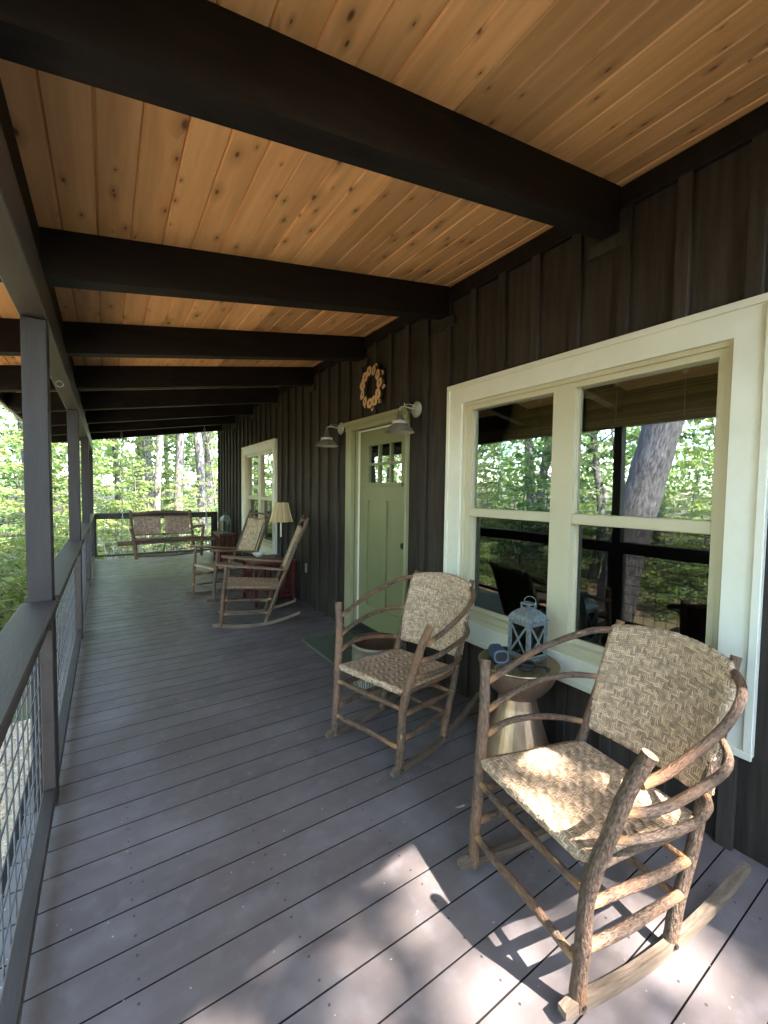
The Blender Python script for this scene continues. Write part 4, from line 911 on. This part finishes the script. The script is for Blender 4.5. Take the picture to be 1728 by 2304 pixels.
log(sw, 'seat_rail', [(Sx(.40), .22, .53), (Sx(1.40), .22, .54)], .024, 92, seg=.15, n=8)
log(sw, 'back_rail', [(Sx(.38), .292, .99), (Sx(.86), .30, 1.025), (Sx(1.36), .292, 1.005)], .030, 93, seg=.12, n=8)
log(sw, 'back_rail', [(Sx(.42), .235, .615), (Sx(1.35), .235, .62)], .020, 94, seg=.15, n=8)
log(sw, 'back_rail', [(Sx(.40), .285, .935), (Sx(1.35), .285, .945)], .016, 97, seg=.15, n=8)
log(sw, 'lower_log', [(Sx(.43), -.20, .29), (Sx(.9), -.20, .275), (Sx(1.46), -.20, .31)], .028, 95, seg=.15, n=8)
for a, b in ((.415, .835), (.91, 1.32)):
    cx = Sx((a + b) / 2); hw_ = (b - a) / 2 - .01
    base = lambda u, v_, cx=cx: np.stack([cx + u, .222 + v_ * .16, .615 + v_ * .985], 1)
    link('woven_back', herring(rolled(base, hw_, .32, .02, 1), -hw_ - .02, hw_ + .02, -.015, .34, .027, 2, 60, .002, 'woven_back', M['splint_brown']), None, sw)
base = lambda u, v_: np.stack([Sx(.94) + u, -.215 + v_, lerp(.588, .558, v_ / .43) + 0 * u], 1)
link('woven_seat', herring(rolled(base, .50, .43, .02, 1), -.50, .50, -.03, .44, .03, 2, 60, .002, 'woven_seat', M['splint_brown']), None, sw)
def chain(parent, p, q, link_l=.055):
    p = Vector(p); q = Vector(q); n = max(2, int((q - p).length / (link_l * .78))); m_ = MB(); d_ = (q - p).normalized()
    s0 = d_.cross(Vector((0, 1, 0))).normalized() if abs(d_.y) < .9 else d_.cross(Vector((1, 0, 0))).normalized(); s1 = d_.cross(s0)
    for k in range(n):
        c_ = p + (q - p) * ((k + .5) / n); sd = s0 if k % 2 else s1
        m_.tube([tuple(c_ + d_ * (link_l / 2 * math.sin(t)) + sd * (.011 * math.cos(t))) for t in np.linspace(0, 6.283, 9)[:-1]], .0026, 4, closed=True)
    return m_.build('chain', M['chain'], parent)
for xh, xs in ((.24, .235), (1.565, 1.585)):
    zt = 2.388 + .167 * xh
    MB().tube([(Sx(xh), .03, zt), (Sx(xh), .03, zt - .05)], .006, 6).tube([(Sx(xh) + .018 * math.cos(t), .03, zt - .07 + .022 * math.sin(t)) for t in np.linspace(0, 6.28, 13)[:-1]], .005, 6, closed=True).build('ceiling_hook', M['steel'], sw)
    chain(sw, (Sx(xh), .03, zt - .09), (Sx(xs), .02, 1.10))
    chain(sw, (Sx(xs), .02, 1.10), (Sx(xs), -.16, .545)); chain(sw, (Sx(xs), .02, 1.10), (Sx(xs), .16, .54))

# ------------------------------------------------------------------ bamboo blinds behind the big window
def blind(y0, y1, label):
    t = thing('bamboo_blind', label, 'blind', (2.235, (y0 + y1) / 2, 1.80), 0, 'rolled bamboo blinds')
    h_ = (y1 - y0) / 2
    m_ = MB(); rb = random.Random(int(y0 * 10)); z = .012
    while z < .25:
        w_ = rb.uniform(.004, .008); m_.box(-.003 + rb.uniform(-.0015, .0015), .002, -h_, h_, z, z + w_ * .92); z += w_
    m_.build('slats', M['bamboo'], t)
    m_ = MB()
    for k in range(5): m_.tube([(.014 + .010 * math.cos(k * 1.3), -h_, .018 + .006 * k), (.014 + .010 * math.cos(k * 1.3), h_, .018 + .006 * k)], .009, 6)
    m_.build('roll', M['bamboo'], t)
    MB().box(.012, .035, -h_, h_, .236, .275).build('head_rail', M['bamboo'], t)
    for q in (-.55, .45):
        MB().box(-.010, -.004, q * h_ - .0015, q * h_ + .0015, .02, .2).build('cord', M['candle'], t)
        MB().lathe([(.003, -.006), (.011, -.005), (.013, .0), (.011, .005), (.003, .006)], 12, (-.014, q * h_, .222), uaxis='Y').box(-.012, -.004, q * h_ - .012, q * h_ + .012, .232, .240).build('pulley', M['white'], t)
blind(.735, 1.36, 'rolled bamboo blind in the window half behind the sunlit rocker')
blind(1.515, 2.14, 'rolled bamboo blind in the window half nearer the green door')

# ------------------------------------------------------------------ ground
def hills(x, y): 
    return GZ + .10 * math.sin(x * .31 + 1) * math.cos(y * .23) * min(1, max(0, (abs(y - 4) - 6) / 6 + max(0, -x - 5) / 5)) + .055 * max(0, y - 12) + .03 * max(0, -x - 9)
n = 90; xs_ = np.concatenate([np.linspace(-220, -30, 12), np.linspace(-28, 28, 66), np.linspace(30, 220, 12)])
ys_ = xs_ + 6
V = [(x, y, hills(max(-60, min(60, x)), max(-60, min(70, y)))) for x in xs_ for y in ys_]
F = [[i * n + j, (i + 1) * n + j, (i + 1) * n + j + 1, i * n + j + 1] for i in range(n - 1) for j in range(n - 1)]
gm = np_mesh('ground', V, F, True); tag(link('ground', gm, M['ground']), kind='structure')
def patch(name, x0, x1, y0, y1, z, m):
    m_ = MB(); N = 24; rs_ = random.Random(3); pts = []
    L0 = [(x0 + .12 * math.sin(k * .9) + rs_.uniform(-.05, .05), y0 + (y1 - y0) * k / N) for k in range(N + 1)]; L1 = [(x1 + .05 * math.sin(k), y0 + (y1 - y0) * k / N) for k in range(N + 1)]
    v_ = [(a, b, z) for a, b in L0] + [(a, b, z) for a, b in L1]
    m_.add(v_, [(k, N + 1 + k, N + 2 + k, k + 1) for k in range(N)]); return tag(m_.build(name, m), kind='structure')
patch('mulch_bed', -4.2, -1.0, 4.8, 14.0, GZ + .012, M['mulch'])
patch('gravel_path', -3.6, -.35, -6.0, 5.5, GZ + .020, M['gravel'])
# loose stones on the path
N = 5200
c = np.stack([rng.uniform(-1.6, -.40, N), rng.uniform(1.0, 5.5, N), np.full(N, GZ + .024)], 1); s = rng.uniform(.008, .022, N)
oct0 = np.array([[1, 0, 0], [0, 1, 0], [-1, 0, 0], [0, -1, 0], [0, 0, .7], [0, 0, -.7]]); fo = np.array([[0, 1, 4], [1, 2, 4], [2, 3, 4], [3, 0, 4], [1, 0, 5], [2, 1, 5], [3, 2, 5], [0, 3, 5]])
V = c[:, None, :] + oct0[None] * s[:, None, None] * rng.uniform(.6, 1.2, (N, 6, 1)); F = (np.arange(N) * 6)[:, None, None] + fo[None]
tag(link('gravel_stones', np_mesh('gravel_stones', V.reshape(-1, 3), F.reshape(-1, 3)), M['gravel_s']), 'loose tan gravel stones scattered on the path beside the porch', 'gravel', kind='stuff')

# ------------------------------------------------------------------ vegetation
def leaves(pos, ax, nrm, ln_, wd):
    """kite shaped leaves folded along the midrib, one quad pair each"""
    n = len(pos); ax = ax / np.linalg.norm(ax, axis=1)[:, None]; sd = np.cross(nrm, ax); sd /= np.linalg.norm(sd, axis=1)[:, None] + 1e-9
    up = np.cross(ax, sd); ln_ = np.asarray(ln_).reshape(-1, 1); wd = np.asarray(wd).reshape(-1, 1)
    V = np.stack([pos, pos + ax * ln_ * .45 - sd * wd + up * wd * .35, pos + ax * ln_ - up * ln_ * .12, pos + ax * ln_ * .45 + sd * wd + up * wd * .35], 1)
    F = (np.arange(n) * 4)[:, None] + np.array([0, 1, 2, 3]); return V.reshape(-1, 3), F
def spray(o, d, L, nl, size, g):
    """flat spray of leaves along one branch: returns pos, axis, normal"""
    d = d / np.linalg.norm(d); side = np.cross(d, [0, 0, 1.]); side /= np.linalg.norm(side) + 1e-9
    t = g.uniform(.15, 1, nl) ** .8; off = g.normal(0, .30, nl) * L * (1.05 - t) * .9
    pos = o + d * (t * L)[:, None] + side * off[:, None]
    pos[:, 2] += -(t ** 2) * L * .16 - np.abs(off) * .15 + g.normal(0, .03, nl)
    ax = d * g.uniform(.3, 1, nl)[:, None] + side * (np.sign(off) * g.uniform(.3, 1.1, nl))[:, None] + g.normal(0, .25, (nl, 3)); ax[:, 2] -= .3
    nr = np.tile([0, 0, 1.], (nl, 1)) + g.normal(0, .35, (nl, 3))
    return pos, ax, nr
def leafy(name, branches, size, g):
    ps, as_, ns = zip(*[spray(o, d, L, nl, size, g) for o, d, L, nl in branches])
    p = np.concatenate(ps); n_ = len(p); s = g.uniform(.7, 1.3, n_) * size
    V, F = leaves(p, np.concatenate(as_), np.concatenate(ns), s, s * .33); return np_mesh(name, V, F)
def sapling_mesh(seed, h=5.0, nb=34, size=.105, spread=1.7, z0=.4, nl=75):
    g = np.random.default_rng(seed); st = MB(); br = []
    lean = g.normal(0, .06, 2); tip = np.array([lean[0] * h, lean[1] * h, h])
    st.tube([(0, 0, -.1), tuple(tip * .5 + np.array([.1 * g.normal(), .1 * g.normal(), 0])), tuple(tip)], [.035, .022, .006], 7, seg=.4)
    for k in range(nb):
        z = z0 + (h - z0) * (k + g.uniform(0, 1)) / nb; a = k * 2.4 + g.uniform(-.5, .5); L = spread * (1 - .55 * (z / h)) * g.uniform(.65, 1.15)
        d = np.array([math.cos(a), math.sin(a), g.uniform(.0, .35)]); o = tip * (z / h)
        br.append((o, d, L, int(nl * L / spread) + 12)); e = o + d * L; e[2] -= .12 * L
        st.tube([tuple(o), tuple((o + e) / 2 + np.array([0, 0, .03])), tuple(e)], [.010, .007, .003], 4, caps=False)
    me = st.mesh('stem'); me.materials.append(M['trunk_pale']); lv = leafy('foliage', br, size, g); return me, lv
def tree_mesh(seed, h=13.0, r=.17, z0=4.0, nb=46, spread=3.2, size=.15, nl=130, lean=.04, pale=False):
    g = np.random.default_rng(seed); st = MB(); br = []
    ln2 = g.normal(0, lean, 2); path = [(0, 0, -.3)]
    for k in range(1, 7): path.append((ln2[0] * h * k / 6 + .10 * g.normal(), ln2[1] * h * k / 6 + .10 * g.normal(), h * k / 6))
    st.tube(path, [r * 1.25] + [r * (1 - .13 * k) for k in range(1, 7)], 14, seg=.35, lump=.05, seed=seed)
    for k in range(nb):
        z = z0 + (h - z0) * ((k + g.uniform(0, 1)) / nb); a = k * 2.4 + g.uniform(-.6, .6); L = spread * (1 - .5 * ((z - z0) / (h - z0)) ** 1.5) * g.uniform(.6, 1.15)
        i = min(5, int(z / h * 6)); tt = z / h * 6 - i; o = np.array(path[i]) * (1 - tt) + np.array(path[i + 1]) * tt if i else np.array([0, 0, z])
        d = np.array([math.cos(a), math.sin(a), g.uniform(.05, .5)]); e = o + d * L; br.append((o, d, L, nl))
        st.tube([tuple(o), tuple((o + e) / 2 + np.array([0, 0, .1])), tuple(e)], [r * .28, r * .17, .012], 6, caps=False)
    me = st.mesh('trunk'); me.materials.append(M['trunk_pale'] if pale else M['trunk']); return me, leafy('crown', br, size, g)
SAP = [sapling_mesh(100 + k, h=hh) for k, hh in enumerate((4.2, 5.2, 6.0, 3.4))]
BUSH = [sapling_mesh(200 + k, h=hh, nb=30, size=.085, spread=1.1, z0=.05, nl=85) for k, hh in enumerate((1.5, 1.9, 1.2))]
TREE = [tree_mesh(300, pale=True), tree_mesh(301, h=15, r=.21, z0=5.0), tree_mesh(302, h=11, r=.13, z0=3.0, spread=2.8, pale=True), tree_mesh(303, h=14, r=.15, z0=4.5), tree_mesh(304, h=14, r=.115, z0=5.2, nb=40, pale=True)]
gp = np.random.default_rng(11)
def plant(kind, me, lv, leafm, loc, rz, sc, label, cat, group, n1='trunk', n2='crown'):
    t = thing(kind, label, cat, loc, rz, group); t.scale = (sc, sc, sc)
    a = link(n1, me, None, t); b = link(n2, lv, None, t)
    if not lv.materials: lv.materials.append(leafm)
    b.material_slots[0].link = 'OBJECT'; b.material_slots[0].material = leafm
    return t
def gz(x, y): return hills(x, y)
LM = [M['leaf'], M['leaf_lime'], M['leaf_dark']]
# saplings seen past the end railing and along the left
k = 0
SPOT = [(.2, 13.2), (-.5, 13.9), (3.7, 13.2), (-1.2, 13.0), (.9, 15.2), (2.3, 15.8), (3.9, 16.4), (-.4, 16.0), (1.5, 18.0), (3.2, 19.0), (5.0, 18.6), (-2.0, 17.5), (.3, 20.5), (2.2, 21.5), (4.4, 22.5),
        (-1.9, 10.2), (-2.6, 12.4), (-2.2, 14.6), (-3.4, 15.6), (-3.8, 18.6), (-2.9, 8.8), (-4.2, 11.0),
        (-6.0, 5.0), (-6.8, 7.4), (-5.6, 9.2), (-7.5, 10.8), (-8.2, 3.2), (-9.0, 6.2), (-9.6, 9.2), (-7.8, 13.2), (-10.5, 12.4), (-11.0, 4.2), (-6.6, 1.6), (-9.4, .6), (-12.5, 8.2), (-5.4, 7.6), (-7.0, 9.2), (-6.2, 3.4), (-8.8, 4.6), (-10.4, 7.6), (-9.2, 11.6), (-12.0, 10.6), (-13.0, 6.0), (-14.0, 11.6), (-11.0, 14.6), (-13.5, 3.4), (-15.0, 7.4)]
for x, y in SPOT:
    s_ = SAP[k % 4]; x += gp.normal(0, .2); y += gp.normal(0, .2)
    end = y > 11.5 and x > -3.0
    lab = 'young leafy sapling in the woods beyond the swing end of the porch' if end else 'young leafy sapling in the woods on the open side of the porch'
    plant('sapling', s_[0], s_[1], LM[[0, 1, 1, 0, 1, 2][k % 6]], (x, y, gz(x, y)), gp.uniform(0, 6.28), gp.uniform(.8, 1.2), lab, 'sapling', 'saplings beyond the swing' if end else 'saplings on the open side', 'stem', 'foliage'); k += 1
k = 0
for x, y in [(-1.55, 7.2), (-1.35, 8.6), (-1.6, 10.0), (-2.4, 6.6), (-1.2, 11.6), (-2.6, 9.6), (0.2, 11.9), (1.3, 11.6), (2.4, 12.0), (3.3, 12.0), (-.6, 12.2), (-5.0, 6.4), (-5.2, 3.6), (-4.6, 8.4), (-6.4, 11.6), (-7.2, 5.6), (-8.4, 8.0), (-5.4, 1.4)]:
    s_ = BUSH[k % 3]; end = y > 11.0
    lab = 'low leafy shrub at the edge of the woods behind the swing' if end else 'low leafy shrub beside the open side of the porch'
    plant('shrub', s_[0], s_[1], LM[[1, 1, 0, 1, 1][k % 5]], (x, y, gz(x, y)), gp.uniform(0, 6.28), gp.uniform(.85, 1.15), lab, 'shrub', 'shrubs behind the swing' if end else 'shrubs on the open side', 'stem', 'foliage'); k += 1
# trees
TS = [(1.20, 14.0, 4, .95), (1.83, 14.3, 4, 1.15), (2.68, 14.6, 4, 1.3), (1.45, 17.6, 0, 1.0), (2.35, 18.2, 0, 1.15), (3.75, 20.0, 0, 1.25), (4.3, 21.5, 1, 1.0), (-.7, 22.0, 1, 1.0), (.6, 25.0, 3, 1.0), (2.9, 26.0, 2, 1.1), (5.6, 27.0, 1, 1.1), (-3.0, 24.0, 1, 1.0), (-5.0, 20.0, 0, 1.0), (1.7, 30.0, 1, 1.1), (4.2, 32.0, 3, 1.2), (-1.5, 31.0, 3, 1.1), (7.0, 23.0, 0, 1.0),
      (-6.2, 13.8, 2, 1.0), (-8.0, 17.0, 1, 1.0), (-7.0, 6.6, 2, 1.0), (-10.0, 10.6, 1, 1.0), (-11.5, 6.8, 3, 1.0), (-13.0, 13.0, 1, 1.1), (-12.0, 2.0, 0, 1.0), (-9.0, 20.0, 3, 1.1), (-15.0, 9.0, 1, 1.1), (-8.6, -2.0, 1, 1.0), (-16.0, 4.0, 3, 1.1), (-13.5, 18.0, 2, 1.1), (-17.5, 14.0, 1, 1.1)]
for k, (x, y, v_, sc) in enumerate(TS):
    end = x > -4 and y > 13
    pale = v_ in (0, 2, 4)
    lab = ('tree with pale grey trunk' if pale else 'tree with dark rough trunk') + (' in the woods behind the swing' if end else ' in the woods on the open side of the porch')
    plant('tree', TREE[v_][0], TREE[v_][1], LM[[0, 1, 0, 2][k % 4]], (x, y, gz(x, y)), gp.uniform(0, 6.28), sc, lab, 'tree', lab + 's')
# the big leaning oak mirrored in the window
g = np.random.default_rng(5); ok = thing('oak_tree', 'big leaning oak with rough grey bark mirrored in the large window', 'tree', (-3.1, 3.95, GZ))
om = MB(); om.tube([(0, .08, -.3), (0, 0, .1), (0, -.22, 1.4), (.02, -.60, 3.0), (.05, -1.0, 4.8), (.1, -1.5, 7.5), (.15, -1.9, 11)], [.42, .35, .30, .28, .26, .21, .11], 22, seg=.18, lump=.045, seed=9)
om.build('trunk', M['trunk'], ok)
br = [(np.array([.1, -1.6, 7.0 + 4 * q]), np.array([math.cos(a), math.sin(a), .25]), 3.4 - 1.2 * q, 150) for q, a in zip(np.linspace(0, 1, 34), np.arange(34) * 2.4)]
link('crown', leafy('crown', br, .14, g), M['leaf'], ok)
# trees by the near end of the house: their crowns break the sunlight on the deck
for x, y, v_, sc in ((4.9, -9.4, 3, 1.25), (2.6, -7.2, 2, 1.0), (0.6, -8.4, 1, 1.0), (8.2, -7.5, 1, 1.0), (-4.5, -7.5, 0, 1.0), (-1.5, -12.0, 2, 1.1)):
    plant('tree', TREE[v_][0], TREE[v_][1], M['leaf'], (x, y, GZ), x * 3 + 4, sc, 'tall tree standing off the near end of the house', 'tree', 'trees off the near end')
for k, (x, y) in enumerate([(-3.0, -4.6), (-1.6, -6.2), (.2, -5.4), (1.8, -6.4), (3.4, -5.2), (5.0, -6.6), (-4.6, -6.4), (-2.6, -8.4), (2.6, -8.6), (-.6, -8.6), (-5.8, -3.2), (-6.8, -5.4)]):  # unseen saplings added to hold back sky light from behind the camera
    s_ = SAP[k % 4]; plant('sapling', s_[0], s_[1], LM[k % 3], (x, y, GZ), k * 1.3, .72, 'young leafy sapling added unseen off the near end of the house to block sky light', 'sapling', 'saplings added to block sky light', 'stem', 'foliage')
for k, (x, y) in enumerate([(-2.4, -2.9), (-1.2, -3.6), (.1, -3.0), (1.3, -3.7), (2.5, -3.1), (3.7, -3.8), (4.9, -3.0), (-3.6, -3.4), (-4.4, -1.6)]):  # unseen shrubs added as occluders so the near batten sides stay dark
    s_ = BUSH[k % 3]; plant('shrub', s_[0], s_[1], M['leaf_dark'], (x, y, GZ), k * 2.1, 1.75, 'tall dark evergreen shrub added unseen off the near end of the porch to block light', 'shrub', 'evergreen shrubs added to block light', 'stem', 'foliage')
for x, y, sc in ((1.45, 12.9, .5), (2.35, 13.1, .55), (.75, 13.0, .6)):
    plant('sapling', SAP[1][0], SAP[1][1], M['leaf_lime'], (x, y, gz(x, y)), x * 5, sc, 'short lime green sapling in front of the pale trunks behind the swing', 'sapling', 'short saplings behind the swing', 'stem', 'foliage')
# distant woods: one mass nobody could count
g = np.random.default_rng(77); N = 90000
a = g.uniform(R(40), R(235), N); rad = g.uniform(26, 50, N); zz = g.uniform(-1.5, 1, N) + g.beta(1.0, 1.4, N) * 17
pos = np.stack([rad * np.cos(a) * 1.0, 4 + rad * np.sin(a), zz + .04 * rad], 1)
cl = np.sin(a * 57) * np.sin(zz * 1.1 + a * 23) + g.normal(0, .35, N); keep = cl > -.35; pos = pos[keep]; n_ = len(pos)
s = g.uniform(.30, .60, n_); V, F = leaves(pos, g.normal(0, 1, (n_, 3)) + [0, 0, -.3], np.tile([0, -.4, 1.], (n_, 1)) + g.normal(0, .5, (n_, 3)), s, s * .36)
tag(link('far_woods', np_mesh('far_woods', V, F), M['leaf']), 'distant green woods closing the view all round', 'woods', kind='stuff')
# fallen pale branches past the end railing
def dead(label, x, y, rz, seed):
    g = np.random.default_rng(seed); m_ = MB()
    def grow(p, d, L, r_, lev):
        q = p + d * L; mid = (p + q) / 2 + g.normal(0, .05 * L, 3); m_.tube([tuple(p), tuple(mid), tuple(q)], [r_, r_ * .8, r_ * .55], 5, caps=False)
        if lev:
            for _ in range(3):
                t = g.uniform(.35, 1); d2 = d + g.normal(0, .6, 3); d2 /= np.linalg.norm(d2); grow(p + (q - p) * t, d2, L * g.uniform(.45, .7), r_ * .55, lev - 1)
    grow(np.array([0, 0, .0]), np.array([.75, .1, .55]), 1.1, .028, 3); grow(np.array([0, 0, .0]), np.array([.2, -.1, .9]), 1.0, .022, 3)
    return tag(link('fallen_branch', m_.mesh('fallen_branch'), M['twig'], None, (x, y, gz(x, y) - .02)), label, 'branch')
o = dead('bleached dead branch fallen behind the end railing near the left post', -.15, 11.2, 0, 3)
o = dead('bleached dead branch forking up behind the swing', .35, 11.35, 0, 8)
